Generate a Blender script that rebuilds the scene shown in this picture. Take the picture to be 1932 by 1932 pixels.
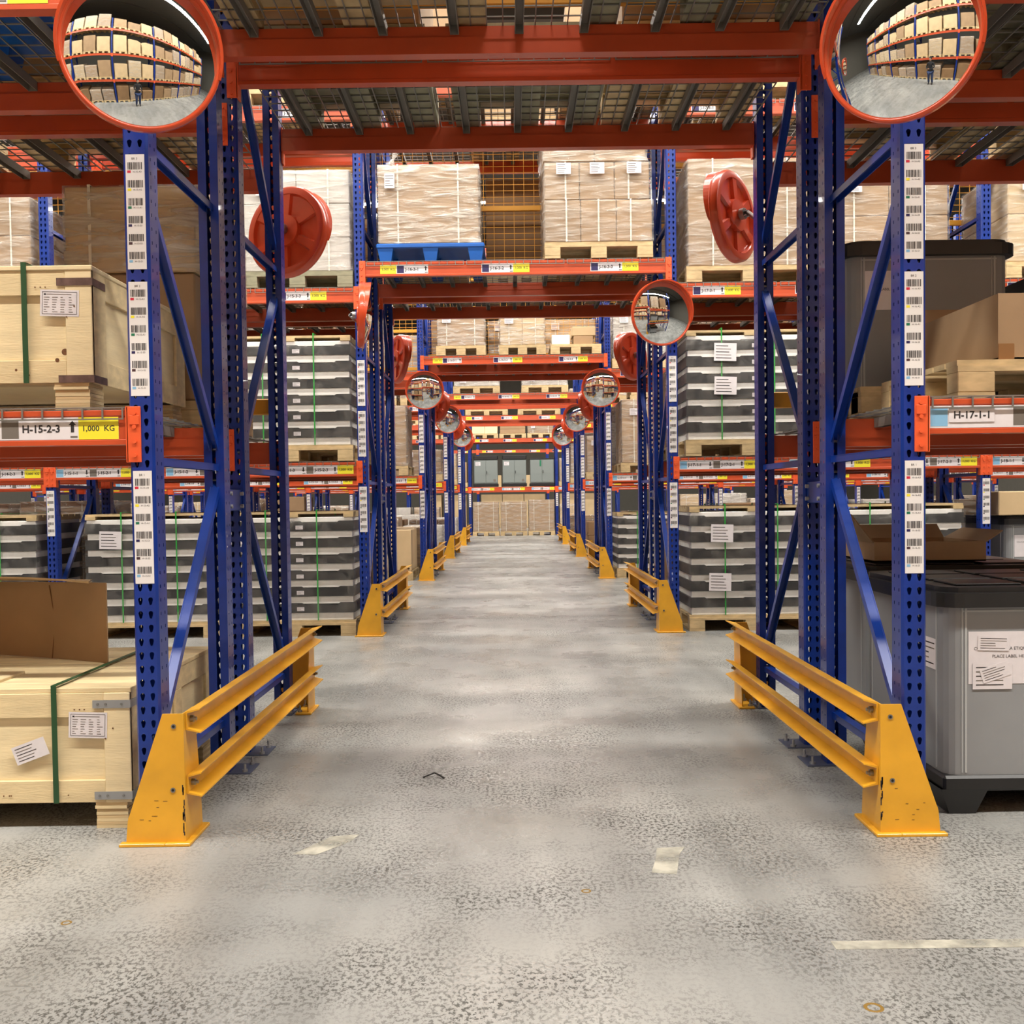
import bpy, math, random
from mathutils import Vector, Matrix
from mathutils.geometry import tessellate_polygon
R = math.radians
sc = bpy.context.scene
C = sc.collection
for o in list(bpy.data.objects): bpy.data.objects.remove(o)
random.seed(7)

# ------------------------------------------------------------------ camera
cam = bpy.data.objects.new('camera', bpy.data.cameras.new('camera')); C.objects.link(cam)
cam.data.sensor_width = 36; cam.data.lens = 36.0; cam.data.clip_end = 200; cam.data.clip_start = .02
cam.data.shift_y = 0.0155
cam.matrix_world = Matrix.Translation((-0.062, 0, 1.235)) @ Matrix.Rotation(R(90 - 1.71), 4, 'X') @ Matrix.Rotation(R(-0.77), 4, 'Z')
sc.camera = cam
# ------------------------------------------------------------------ world, lights, exposure
W = bpy.data.worlds.new('world'); sc.world = W; W.use_nodes = True
W.node_tree.nodes['Background'].inputs[0].default_value = (.9, .85, .8, 1)
W.node_tree.nodes['Background'].inputs[1].default_value = .02
sc.view_settings.view_transform = 'Standard'; sc.view_settings.look = 'None'
sc.view_settings.gamma = 1; sc.view_settings.use_curve_mapping = False
sc.view_settings.exposure = 0.34
ROWS = [('H', 3.72), ('J', 9.24), ('L', 15.37), ('N', 20.97), ('P', 26.56), ('R', 33.0)]
LAMP_Z = 8.3
LAMPS = [(0.9, 1.15), (7.45, .95), (13.45, .8), (19.3, .7), (24.9, .7), (30.9, .8), (39.0, .8)]
for i, (ly, k) in enumerate(LAMPS):
    ld = bpy.data.lights.new('aisle_light', 'AREA'); ld.shape = 'RECTANGLE'; ld.size = 20; ld.size_y = .35
    ld.energy = 1500 * k; ld.color = (1, .955, .885)
    lo = bpy.data.objects.new('aisle_light', ld); C.objects.link(lo); lo.location = (0, ly, LAMP_Z)
sc.cycles.max_bounces = 8; sc.cycles.diffuse_bounces = 3; sc.cycles.glossy_bounces = 4
sc.cycles.transparent_max_bounces = 12

# ------------------------------------------------------------------ materials
def lin(c): return tuple(((v/255)/12.92 if v <= 10 else (((v/255)+.055)/1.055)**2.4) for v in c)
MAT = {}
def mat(name, rgb, rough=.5, metal=0, var=.0, scale=6, bump=0, bscale=30, spec=.5, stretch=(1, 1, 1), coat=0, rnd=0, emit=0, dark=None):
    m = bpy.data.materials.new(name); m.use_nodes = True; nt = m.node_tree; N = nt.nodes; L = nt.links
    b = N['Principled BSDF']; col = lin(rgb)
    b.inputs['Base Color'].default_value = (*col, 1); b.inputs['Roughness'].default_value = rough
    b.inputs['Metallic'].default_value = metal; b.inputs['Specular IOR Level'].default_value = spec
    b.inputs['Coat Weight'].default_value = coat
    if emit:
        b.inputs['Emission Color'].default_value = (*col, 1); b.inputs['Emission Strength'].default_value = emit
    if var or bump or rnd:
        tc = N.new('ShaderNodeTexCoord'); mp = N.new('ShaderNodeMapping'); mp.inputs['Scale'].default_value = stretch
        L.new(tc.outputs['Object'], mp.inputs[0])
    if var:
        n = N.new('ShaderNodeTexNoise'); n.inputs['Scale'].default_value = scale; n.inputs['Detail'].default_value = 4
        L.new(mp.outputs[0], n.inputs['Vector'])
        r = N.new('ShaderNodeValToRGB'); r.color_ramp.elements[0].position = .3; r.color_ramp.elements[1].position = .72
        d = lin(dark) if dark else tuple(v*(1-var) for v in col)
        r.color_ramp.elements[0].color = (*d, 1); r.color_ramp.elements[1].color = (*tuple(min(1, v*(1+var*.4)) for v in col), 1)
        L.new(n.outputs[0], r.inputs[0]); L.new(r.outputs[0], b.inputs['Base Color'])
        src = r.outputs[0]
    else: src = None
    if rnd:
        oi = N.new('ShaderNodeObjectInfo'); mr = N.new('ShaderNodeMapRange')
        mr.inputs[3].default_value = 1-rnd; mr.inputs[4].default_value = 1+rnd*.5
        L.new(oi.outputs['Random'], mr.inputs[0]); hs = N.new('ShaderNodeHueSaturation')
        if src: L.new(src, hs.inputs['Color'])
        else: hs.inputs['Color'].default_value = (*col, 1)
        L.new(mr.outputs[0], hs.inputs['Value']); L.new(hs.outputs[0], b.inputs['Base Color'])
    if bump:
        n2 = N.new('ShaderNodeTexNoise'); n2.inputs['Scale'].default_value = bscale; n2.inputs['Detail'].default_value = 3
        L.new(mp.outputs[0], n2.inputs['Vector']); bp = N.new('ShaderNodeBump'); bp.inputs['Strength'].default_value = bump
        bp.inputs['Distance'].default_value = .01
        L.new(n2.outputs[0], bp.inputs['Height']); L.new(bp.outputs[0], b.inputs['Normal'])
    MAT[name] = m; return m
mat('blue', (9, 49, 138), .32, var=.25, scale=9, coat=.2)
mat('blue_brace', (11, 56, 150), .3, var=.2, scale=7)
mat('orange', (194, 76, 38), .38, var=.14, scale=5, coat=.15)
mat('orange_bright', (228, 92, 48), .4)
mat('yellow', (226, 166, 40), .4, var=.16, scale=6, coat=.1)
mat('mesh_yellow', (214, 150, 40), .5)
mat('mirror_orange', (204, 72, 34), .28, coat=.3)
mat('mirror', (235, 238, 238), .02, metal=1)
mat('footplate', (96, 104, 128), .45, metal=.5)
mat('steel', (150, 150, 148), .35, metal=.9)
mat('zinc', (168, 170, 172), .4, metal=.6)
mat('wire', (130, 128, 122), .45, metal=.5)
mat('bar', (128, 122, 114), .55, metal=.2)
mat('white', (226, 222, 220), .45)
mat('paper', (222, 216, 218), .55, var=.06, scale=20)
mat('black', (18, 17, 18), .5)
mat('plastic_black', (30, 30, 31), .38, var=.2, scale=8)
mat('ink', (42, 38, 40), .6)
mat('lab_yellow', (236, 222, 52), .45)
mat('lab_grey', (112, 104, 96), .5)
mat('lab_sky', (128, 178, 212), .5)
mat('lab_navy', (38, 28, 82), .5)
mat('lab_red', (200, 34, 62), .5); mat('lab_green', (20, 112, 78), .5); mat('lab_brown', (70, 44, 50), .5)
mat('card', (168, 137, 102), .75, var=.16, scale=3, bump=.15, bscale=14, rnd=.16)
mat('card_dark', (138, 106, 72), .75, var=.16, scale=3, bump=.12, bscale=14, rnd=.12)
mat('card_light', (208, 180, 138), .75, var=.12, scale=3, rnd=.1)
mat('card_in', (112, 78, 48), .85)
mat('tape', (140, 100, 62), .35)
mat('ply', (236, 216, 172), .55, var=.14, scale=3.0, stretch=(1, 1, 7), bump=.1, bscale=24, rnd=.05)
mat('wood', (230, 208, 162), .6, var=.2, scale=4, stretch=(1, 4, 7), bump=.15, bscale=30, rnd=.1)
mat('wood_end', (222, 194, 146), .7, var=.3, scale=2.5, stretch=(1, 1, 40), rnd=.08)
mat('pallet', (208, 182, 136), .7, var=.28, scale=5, stretch=(2, 2, 6), rnd=.15)
mat('pallet_grey', (150, 146, 120), .8, var=.28, scale=5, stretch=(2, 2, 6), rnd=.12)
mat('pallet_blue', (18, 92, 178), .45, var=.15)
mat('box_grey', (142, 144, 146), .5, var=.07, scale=5, rnd=.06)
mat('box_seam', (176, 178, 178), .5)
mat('cabinet', (126, 134, 131), .4)
mat('board_white', (238, 236, 230), .5, var=.06)
mat('tray', (32, 33, 35), .45, var=.15)
mat('strap_green', (38, 150, 58), .4); mat('strap_dark', (34, 74, 42), .45); mat('strap_white', (222, 216, 200), .5)
mat('sack', (196, 190, 182), .6, var=.15, bump=.3, bscale=20)
mat('tape_brown', (108, 84, 78), .35, var=.5, scale=30)
mat('knot', (118, 76, 40), .7, var=.4, scale=60)
mat('ceiling', (84, 82, 78), .8); mat('wall', (92, 88, 80), .8, var=.06)
mat('lamp', (255, 240, 214), .5, emit=9)
mat('rust', (130, 100, 40), .6)
mat('skin', (196, 148, 120), .55); mat('shirt', (24, 24, 27), .8); mat('denim', (46, 60, 96), .8); mat('hair', (30, 22, 18), .7)
mat('line_white', (182, 178, 166), .5, var=.12, scale=14)
mat('tag_blue', (84, 150, 190), .45)

def film_mat(name, density, stretch, tint=(220, 214, 204)):
    m = bpy.data.materials.new(name); m.use_nodes = True; nt = m.node_tree; N = nt.nodes; L = nt.links
    for n in list(N): N.remove(n)
    out = N.new('ShaderNodeOutputMaterial'); mx = N.new('ShaderNodeMixShader'); tr = N.new('ShaderNodeBsdfTransparent')
    b = N.new('ShaderNodeBsdfPrincipled'); b.inputs['Base Color'].default_value = (*lin(tint), 1)
    b.inputs['Roughness'].default_value = .16; b.inputs['Specular IOR Level'].default_value = .8
    tc = N.new('ShaderNodeTexCoord'); mp = N.new('ShaderNodeMapping'); mp.inputs['Scale'].default_value = stretch
    mp.inputs['Rotation'].default_value = (.05, .12, 0)
    L.new(tc.outputs['Object'], mp.inputs[0])
    n = N.new('ShaderNodeTexNoise'); n.inputs['Scale'].default_value = 3; n.inputs['Detail'].default_value = 5; n.inputs['Distortion'].default_value = .8
    L.new(mp.outputs[0], n.inputs['Vector'])
    r = N.new('ShaderNodeMapRange'); r.inputs[1].default_value = .4; r.inputs[2].default_value = .78
    r.inputs[3].default_value = density*.35; r.inputs[4].default_value = density*2.1
    L.new(n.outputs[0], r.inputs[0]); L.new(r.outputs[0], mx.inputs[0])
    bp = N.new('ShaderNodeBump'); bp.inputs['Strength'].default_value = .9; bp.inputs['Distance'].default_value = .03
    L.new(n.outputs[0], bp.inputs['Height']); L.new(bp.outputs[0], b.inputs['Normal'])
    L.new(tr.outputs[0], mx.inputs[1]); L.new(b.outputs[0], mx.inputs[2]); L.new(mx.outputs[0], out.inputs[0])
    MAT[name] = m
film_mat('film', .26, (1.2, 1.2, 7)); film_mat('film_heavy', .42, (1.2, 1.2, 8)); film_mat('film_dark', .08, (2.2, 2.2, 2.0)); film_mat('film_diag', .16, (4, 4, 3))

def scuff_mat(name, col, lo, hi):
    m = bpy.data.materials.new(name); m.use_nodes = True; nt = m.node_tree; N = nt.nodes; L = nt.links
    b = N['Principled BSDF']; b.inputs['Base Color'].default_value = (*lin(col), 1); b.inputs['Roughness'].default_value = .5
    tc = N.new('ShaderNodeTexCoord'); n = N.new('ShaderNodeTexNoise'); n.inputs['Scale'].default_value = 8; n.inputs['Detail'].default_value = 6
    L.new(tc.outputs['Object'], n.inputs['Vector']); r = N.new('ShaderNodeMapRange'); r.inputs[1].default_value = .36; r.inputs[2].default_value = .62
    r.inputs[3].default_value = lo; r.inputs[4].default_value = hi; L.new(n.outputs[0], r.inputs[0]); L.new(r.outputs[0], b.inputs['Alpha'])
    MAT[name] = m
scuff_mat('scuff', (208, 204, 188), .2, .85)

def floor_mat():
    m = bpy.data.materials.new('concrete'); m.use_nodes = True; nt = m.node_tree; N = nt.nodes; L = nt.links
    b = N['Principled BSDF']; tc = N.new('ShaderNodeTexCoord')
    def noise(s, d=4, st=(1, 1, 1), rough=.6):
        mp = N.new('ShaderNodeMapping'); mp.inputs['Scale'].default_value = st; L.new(tc.outputs['Object'], mp.inputs[0])
        n = N.new('ShaderNodeTexNoise'); n.inputs['Scale'].default_value = s; n.inputs['Detail'].default_value = d
        n.inputs['Roughness'].default_value = rough; L.new(mp.outputs[0], n.inputs['Vector']); return n.outputs[0]
    def ramp(x, p0, c0, p1, c1):
        r = N.new('ShaderNodeValToRGB'); e = r.color_ramp.elements; e[0].position = p0; e[1].position = p1
        e[0].color = (*lin(c0), 1); e[1].color = (*lin(c1), 1); L.new(x, r.inputs[0]); return r.outputs[0]
    def mix(a, c, f, mode='MIX'):
        x = N.new('ShaderNodeMix'); x.data_type = 'RGBA'; x.blend_type = mode
        L.new(a, x.inputs[6]); L.new(c, x.inputs[7])
        if isinstance(f, float): x.inputs[0].default_value = f
        else: L.new(f, x.inputs[0])
        return x.outputs[2]
    base = ramp(noise(.7, 2), .3, (140, 141, 140), .68, (181, 180, 176))
    streak = ramp(noise(1.3, 3, (3.2, .35, 1)), .3, (205, 205, 203), .72, (255, 255, 253))
    c = mix(base, streak, .75, 'MULTIPLY')
    # speckle, concentrated in patches
    sp = noise(80, 6, (1, .75, 1), rough=.74); pt = noise(1.5, 5)
    def mr(x, a, b2, c2, d2):
        r = N.new('ShaderNodeMapRange'); r.inputs[1].default_value = a; r.inputs[2].default_value = b2
        r.inputs[3].default_value = c2; r.inputs[4].default_value = d2; L.new(x, r.inputs[0]); return r.outputs[0]
    s1 = mr(sp, .5, .545, 0, 1); s2 = mr(pt, .4, .6, .1, 1)
    mu = N.new('ShaderNodeMath'); mu.operation = 'MULTIPLY'; L.new(s1, mu.inputs[0]); L.new(s2, mu.inputs[1])
    dk = N.new('ShaderNodeRGB'); dk.outputs[0].default_value = (*lin((76, 75, 71)), 1)
    c = mix(c, dk.outputs[0], mu.outputs[0])
    L.new(c, b.inputs['Base Color'])
    rr = mr(noise(2.2, 5), .3, .7, .2, .42); ad = N.new('ShaderNodeMath'); ad.operation = 'MULTIPLY_ADD'
    L.new(mu.outputs[0], ad.inputs[0]); ad.inputs[1].default_value = .3; L.new(rr, ad.inputs[2]); L.new(ad.outputs[0], b.inputs['Roughness'])
    bp = N.new('ShaderNodeBump'); bp.inputs['Strength'].default_value = .12; bp.inputs['Distance'].default_value = .004
    L.new(sp, bp.inputs['Height']); L.new(bp.outputs[0], b.inputs['Normal'])
    b.inputs['Specular IOR Level'].default_value = .6
    MAT['concrete'] = m
floor_mat()

# ------------------------------------------------------------------ mesh builder
class MB:
    def __init__(s): s.v = []; s.f = []; s.m = []; s.mats = []; s.sm = []
    def mi(s, m):
        if m not in s.mats: s.mats.append(m)
        return s.mats.index(m)
    def add(s, vs, fs, m, smooth=False):
        b = len(s.v); s.v += [tuple(v) for v in vs]; k = s.mi(m)
        for f in fs: s.f.append([b+i for i in f]); s.m.append(k); s.sm.append(smooth)
    def box(s, x0, x1, y0, y1, z0, z1, m, bev=0, M=None):
        if bev:
            vs = []; b = min(bev, abs(x1-x0)*.45, abs(y1-y0)*.45, abs(z1-z0)*.45)
            # chamfered box: 24 verts
            P = [(x0, x1), (y0, y1), (z0, z1)]
            idx = {}
            for sx in (0, 1):
                for sy in (0, 1):
                    for sz in (0, 1):
                        c = [P[0][sx], P[1][sy], P[2][sz]]; d = [b if q == 0 else -b for q in (sx, sy, sz)]
                        for ax in range(3):
                            p = [c[i] + (0 if i == ax else d[i]) for i in range(3)]
                            idx[(sx, sy, sz, ax)] = len(vs); vs.append(p)
            fs = []
            for ax in range(3):
                o = [i for i in range(3) if i != ax]
                for sgn in (0, 1):
                    q = []
                    for a, c in ((0, 0), (1, 0), (1, 1), (0, 1)):
                        k = [0, 0, 0]; k[ax] = sgn; k[o[0]] = a; k[o[1]] = c; q.append(idx[(*k, ax)])
                    fs.append(q)
                for a in (0, 1):
                    for c in (0, 1):
                        k0 = [0, 0, 0]; k0[o[0]] = a; k0[o[1]] = c; k1 = list(k0); k1[ax] = 1
                        fs.append([idx[(*k0, o[0])], idx[(*k1, o[0])], idx[(*k1, o[1])], idx[(*k0, o[1])]])
            for sx in (0, 1):
                for sy in (0, 1):
                    for sz in (0, 1): fs.append([idx[(sx, sy, sz, a)] for a in range(3)])
        else:
            vs = [(x, y, z) for x in (x0, x1) for y in (y0, y1) for z in (z0, z1)]
            fs = [(0, 1, 3, 2), (4, 6, 7, 5), (0, 4, 5, 1), (2, 3, 7, 6), (0, 2, 6, 4), (1, 5, 7, 3)]
        if M: vs = [M @ Vector(v) for v in vs]
        s.add(vs, fs, m)
    def bar(s, p, q, w, h, m, up=(0, 0, 1)):
        p = Vector(p); q = Vector(q); d = (q-p).normalized(); u = Vector(up); sd = d.cross(u)
        if sd.length < 1e-4: sd = d.cross(Vector((1, 0, 0)))
        sd.normalize(); u = sd.cross(d)
        vs = []
        for e in (p, q):
            for a, c in ((-1, -1), (1, -1), (1, 1), (-1, 1)): vs.append(e + sd*(a*w/2) + u*(c*h/2))
        s.add(vs, [(0, 1, 2, 3), (7, 6, 5, 4), (0, 4, 5, 1), (1, 5, 6, 2), (2, 6, 7, 3), (3, 7, 4, 0)], m)
    def cyl(s, p, q, r, m, n=10, r2=None, cap=True):
        p = Vector(p); q = Vector(q); d = (q-p).normalized(); a = d.orthogonal().normalized(); b = d.cross(a); r2 = r if r2 is None else r2
        vs = [p + (a*math.cos(t)+b*math.sin(t))*r for t in [2*math.pi*i/n for i in range(n)]] + \
             [q + (a*math.cos(t)+b*math.sin(t))*r2 for t in [2*math.pi*i/n for i in range(n)]]
        s.add(vs, [(i, (i+1) % n, n+(i+1) % n, n+i) for i in range(n)], m, True)
        if cap: s.add(vs, [list(range(n))[::-1], list(range(n, 2*n))], m)
    def prism(s, prof, ax, a0, a1, m, smooth=False):
        """prof: list of 2-D points in the plane normal to axis ax (order of remaining axes), extruded a0..a1"""
        def P(u, v, a):
            return {0: (a, u, v), 1: (u, a, v), 2: (u, v, a)}[ax]
        n = len(prof); vs = [P(u, v, a0) for u, v in prof] + [P(u, v, a1) for u, v in prof]
        s.add(vs, [(i, (i+1) % n, n+(i+1) % n, n+i) for i in range(n)], m, smooth)
        tr = tessellate_polygon([[Vector((u, v, 0)) for u, v in prof]])
        s.add(vs, [t for t in tr] + [tuple(i+n for i in t) for t in tr], m)
    def lathe(s, prof, m, n=40, smooth=True, a0=0, a1=2*math.pi):
        full = abs(a1-a0-2*math.pi) < 1e-6; k = n if full else n+1; vs = []
        for i in range(k):
            t = a0 + (a1-a0)*i/n
            for r, z in prof: vs.append((r*math.cos(t), r*math.sin(t), z))
        np_ = len(prof); fs = []
        for i in range(n):
            j = (i+1) % k
            for a in range(np_-1): fs.append((i*np_+a, j*np_+a, j*np_+a+1, i*np_+a+1))
        s.add(vs, fs, m, smooth)
    def mesh(s, name):
        me = bpy.data.meshes.new(name); me.from_pydata(s.v, [], s.f)
        for m in s.mats: me.materials.append(MAT[m])
        me.polygons.foreach_set('material_index', s.m); me.polygons.foreach_set('use_smooth', s.sm)
        me.update(); return me
CACHE = {}
def cached(key, fn):
    if key not in CACHE:
        mb = MB(); fn(mb); CACHE[key] = mb.mesh(str(key[0] if isinstance(key, tuple) else key))
    return CACHE[key]
def obj(name, me, parent=None, loc=(0, 0, 0), rot=(0, 0, 0), label=None):
    if isinstance(me, MB): me = me.mesh(name)
    o = bpy.data.objects.new(name, me); C.objects.link(o); o.location = loc; o.rotation_euler = rot
    if parent: o.parent = parent
    if label: o['label'] = label
    return o
def tag(o, label, cat, group=None, kind=None):
    o['label'] = label; o['category'] = cat
    if group: o['group'] = group
    if kind: o['kind'] = kind
    return o
def thing(name, label, cat, loc=(0, 0, 0), rot=(0, 0, 0), group=None):
    return tag(obj(name, None, None, loc, rot), label, cat, group)
def struct(name, mb): o = obj(name, mb); o['kind'] = 'structure'; return o

TXT = {}
def text_mesh(s, h, m='ink', align='LEFT', bold=0):
    key = (s, round(h, 4), m, align, bold)
    if key in TXT: return TXT[key]
    cu = bpy.data.curves.new('t', 'FONT'); cu.body = s; cu.size = h*1.37; cu.resolution_u = 2; cu.align_x = align; cu.offset = bold
    o = bpy.data.objects.new('t', cu); C.objects.link(o)
    dg = bpy.context.evaluated_depsgraph_get(); dg.update()
    me = bpy.data.meshes.new_from_object(o.evaluated_get(dg)); bpy.data.objects.remove(o); bpy.data.curves.remove(cu)
    me.materials.clear(); me.materials.append(MAT[m]); TXT[key] = me; return me
def text(s, h, parent, loc, rot=(R(90), 0, 0), m='ink', align='LEFT', name='lettering', bold=0):
    return obj(name, text_mesh(s, h, m, align, bold), parent, loc, rot)

# ------------------------------------------------------------------ the building
mb = MB(); mb.box(-17, 17, -9, 50, -.2, 0, 'concrete'); struct('floor', mb)
mb = MB(); mb.box(-17, 17, -9, 50, 9.4, 9.6, 'ceiling')
for i in range(12): mb.box(-17, 17, -8+i*5, -7.8+i*5, 9.05, 9.4, 'ceiling')
struct('ceiling', mb)
for nm, b in (('wall_left', (-17.2, -17, -9, 50)), ('wall_right', (17, 17.2, -9, 50)), ('wall_back', (-17, 17, 50, 50.2)), ('wall_front', (-17, 17, -9.2, -9))):
    mb = MB(); mb.box(*b, 0, 9.4, 'wall'); struct(nm, mb)
FIR = ['first', 'second', 'third', 'fourth', 'fifth', 'sixth', 'seventh', 'eighth', 'ninth', 'tenth', 'eleventh', 'twelfth', 'thirteenth']
ORD = ['nearest', 'second', 'third', 'fourth', 'fifth', 'sixth', 'seventh', 'eighth', 'ninth', 'tenth', 'eleventh', 'twelfth', 'thirteenth']
for i, (ly, k) in enumerate(LAMPS):
    for j in range(7):
        def f(m):
            m.box(-.75, .75, -.09, .09, .02, .1, 'white', .01); m.box(-.72, .72, -.07, .07, 0, .02, 'lamp')
            m.box(-.6, -.58, -.01, .01, .1, .95, 'steel'); m.box(.58, .6, -.01, .01, .1, .95, 'steel')
        o = obj('ceiling_lamp', cached('ceiling_lamp', f), None, (-9+j*3, ly, LAMP_Z+.03))
        tag(o, f'white tube lamp hanging over the {FIR[i]} cross aisle, {FIR[j]} from its left end', 'lamp', 'tube lamps over cross aisle %d' % (i+1))

# ------------------------------------------------------------------ rack parts
PW = .09
def teardrop(cx, cz, s=1.0):
    pts = []
    for a in range(0, 9):
        t = R(-25 + a*230/8); pts.append((cx+.0085*s*math.cos(t), cz+.005*s+.0085*s*math.sin(t)))
    pts += [(cx-.0045*s, cz-.011*s), (cx-.002*s, cz-.014*s), (cx+.002*s, cz-.014*s), (cx+.0045*s, cz-.011*s)]
    return pts
def post_fn(H):
    def f(m):
        n = int(round(H/.05))
        def cell(outer, hole):
            pts = outer + hole
            return pts, tessellate_polygon([[Vector((x, z, 0)) for x, z in outer], [Vector((x, z, 0)) for x, z in hole]])
        for cx, x0, x1 in ((-.0185, -.037, 0), (.0185, 0, .037)):
            pts, tr = cell([(x0, 0), (x1, 0), (x1, .05), (x0, .05)], teardrop(cx, .025))
            for k in range(n): m.add([(x, 0, z+k*.05) for x, z in pts], tr, 'blue')
        for sg in (-1, 1):
            m.add([(sg*.037, 0, 0), (sg*.045, .01, 0), (sg*.045, .01, n*.05), (sg*.037, 0, n*.05)], [(0, 1, 2, 3)], 'blue')
            for y0, y1, cy in ((.01, .052, .03), (.052, .1, .074)):
                hole = [(cy-.003, .02), (cy+.003, .02), (cy+.003, .032), (cy-.003, .032)]
                pts, tr = cell([(y0, 0), (y1, 0), (y1, .05), (y0, .05)], hole)
                X = sg*.045 if y0 < .05 else sg*.045
                for k in range(n): m.add([(X, y, z+k*.05) for y, z in pts], tr, 'blue')
            m.add([(sg*.045, .1, 0), (sg*.008, .1, 0), (sg*.008, .1, n*.05), (sg*.045, .1, n*.05)], [(0, 1, 2, 3)], 'blue')  # back lips widened to shut light out, so the holes look dark
    return f
def plate_fn(m, w=.062, bx=.052, w0=.062):
    m.box(-w0, w, -.045, .13, 0, .006, 'footplate')
    for x in (-.045, bx):
        for y in (-.03, .1):
            m.cyl((x, y, .006), (x, y, .016), .014, 'zinc', 6); m.cyl((x, y, .016), (x, y, .04), .006, 'zinc', 8)
def hbar_fn(m):   # channel between the posts (runs y .03 - .97)
    m.box(-.02, .02, .04, .96, -.0025, .0025, 'blue_brace'); m.box(-.02, -.016, .04, .96, -.028, .0, 'blue_brace'); m.box(.016, .02, .04, .96, -.028, .0, 'blue_brace')
def diag_fn(z0, z1):
    def f(m):
        a = Vector((0, .07, z0)); b = Vector((0, .93, z1)); m.bar(a, b, .036, .004, 'blue_brace')
        off = Vector((0, -(z1-z0), .86)).normalized()*.022
        for s in (-1, 1): m.bar(a+Vector((s*.018, 0, 0))-off*.5, b+Vector((s*.018, 0, 0))-off*.5, .004, .03, 'blue_brace')
        for e in (a, b): m.cyl(e+Vector((-.024, 0, 0)), e+Vector((.024, 0, 0)), .008, 'zinc', 6)
    return f
FH = 5.6
def make_frame(x, y0, mirror, rack, side, labels, H=FH, seed=0):
    o = thing('upright_frame', f'blue upright frame {side}, {rack}', 'rack frame', (x, y0, 0), group='blue upright frames')
    pm = cached(('upright', H), post_fn(H))
    obj('upright', pm, o); obj('upright', pm, o, (0, 1.0, 0), (0, 0, math.pi))
    pl = cached('base_plate', plate_fn); edge = abs(abs(x)-1.4) < .01 and 0 < y0 < 30
    pw = cached('base_plate_in', lambda m: plate_fn(m, .14, .11)); pv = cached('base_plate_out', lambda m: m.box(-.14, .062, -.045, .13, 0, .006, 'footplate') or [(m.cyl((a, b, .006), (a, b, .016), .014, 'zinc', 6), m.cyl((a, b, .016), (a, b, .04), .006, 'zinc', 8)) for a in (-.11, .045) for b in (-.03, .1)])
    toward, away = (pw, pv) if x < 0 else (pv, pw)
    obj('base_plate', toward if mirror and edge else pl, o); obj('base_plate', away if edge and not mirror else pl, o, (0, 1.0, 0), (0, 0, math.pi))
    zs = [.24, 1.4, 2.56, 3.72, 4.88]
    for z in zs:
        if z < H: obj('horizontal_brace', cached('horizontal_brace', hbar_fn), o, (0, 0, z))
    dg = [(.34, 1.33), (2.42, 1.47), (2.66, 3.64), (4.8, 3.8)]
    for a, b in dg:
        if max(a, b) < H:
            d = obj('diagonal_brace', cached(('diagonal_brace', a, b), diag_fn(a, b)), o)
            if mirror: d.location = (0, 1.0, 0); d.rotation_euler = (0, 0, math.pi)
    for k, (txt, ztop) in enumerate(labels):
        obj('barcode_strip', strip_mesh(txt, seed), o, (0, -.0015, ztop))
    return o
def strip_mesh(code, seed):
    key = ('barcode_strip', code, seed)
    if key in CACHE: return CACHE[key]
    m = MB(); rnd = random.Random(hash(code) % 1000 if False else sum(map(ord, code))+seed)
    m.box(-.034, .034, 0, .001, -.41, 0, 'white')
    cols = ['lab_red', 'lab_yellow', 'lab_green', 'lab_navy', 'lab_brown', 'lab_sky']
    y = -.0004
    def q(x0, x1, z0, z1, c): m.add([(x0, y, z0), (x1, y, z0), (x1, y, z1), (x0, y, z1)], [(0, 1, 2, 3)], c)
    for k in range(6):
        z = -.028-k*.064; x = -.027
        while x < .026:
            w = rnd.choice((.0012, .0012, .0022, .0032)); q(x, x+w, z-.026, z, 'ink'); x += w+rnd.choice((.0011, .0011, .0022))
        q(-.028, -.015, z-.038, z-.029, cols[k])
    me = m.mesh('barcode_strip')
    # lettering merged in
    import bmesh
    bm = bmesh.new(); bm.from_mesh(me); ink = [i for i, mm in enumerate(me.materials) if mm.name == 'ink'][0]
    def addt(s, h, x, z):
        t = text_mesh(s, h, 'ink'); t2 = t.copy(); t2.transform(Matrix.Translation((x, y, z)) @ Matrix.Rotation(R(90), 4, 'X'))
        n = len(bm.faces); bm.from_mesh(t2); bm.faces.ensure_lookup_table()
        for fi in range(n, len(bm.faces)): bm.faces[fi].material_index = ink
        bpy.data.meshes.remove(t2)
    addt(code[:4], .008, -.012, -.019)
    if code[4:]:
        for k in range(6): addt(code[4:] + '-' + 'AAASSS'[k] + str(3-k % 3), .0065, -.008, -.028-k*.064-.037)
    bm.to_mesh(me); bm.free(); CACHE[key] = me; return me

BL = 2.82-PW
def beam_fn(L):
    def f(m):
        prof = [(0, -.125), (0, -.108), (.003, -.105), (.003, -.022), (0, -.019), (0, -.002), (.002, 0), (.05, 0), (.05, -.125)]
        m.prism(prof, 0, -L/2, L/2, 'orange')
        m.box(-L/2, L/2, .05, .058, -.125, -.05, 'orange')
    return f
def conn_fn(m):   # at the right-hand end, x=0 is the beam end; the plate covers half of the post face
    m.box(-.004, .048, -.008, -.001, -.19, .012, 'orange_bright', .002)
    m.box(-.006, .001, -.008, .05, -.19, .012, 'orange_bright')
    for z in (-.012, -.062, -.115, -.165): m.cyl((.026, -.008, z), (.026, -.014, z), .008, 'orange_bright', 8)
    m.box(.008, .044, -.013, -.008, -.055, -.02, 'orange_bright', .002)
def conn_fn_l(m):
    t = MB(); conn_fn(t)
    m.v = [(-x, y, z) for x, y, z in t.v]; m.f = [f[::-1] for f in t.f]; m.m = t.m; m.mats = t.mats; m.sm = t.sm
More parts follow.
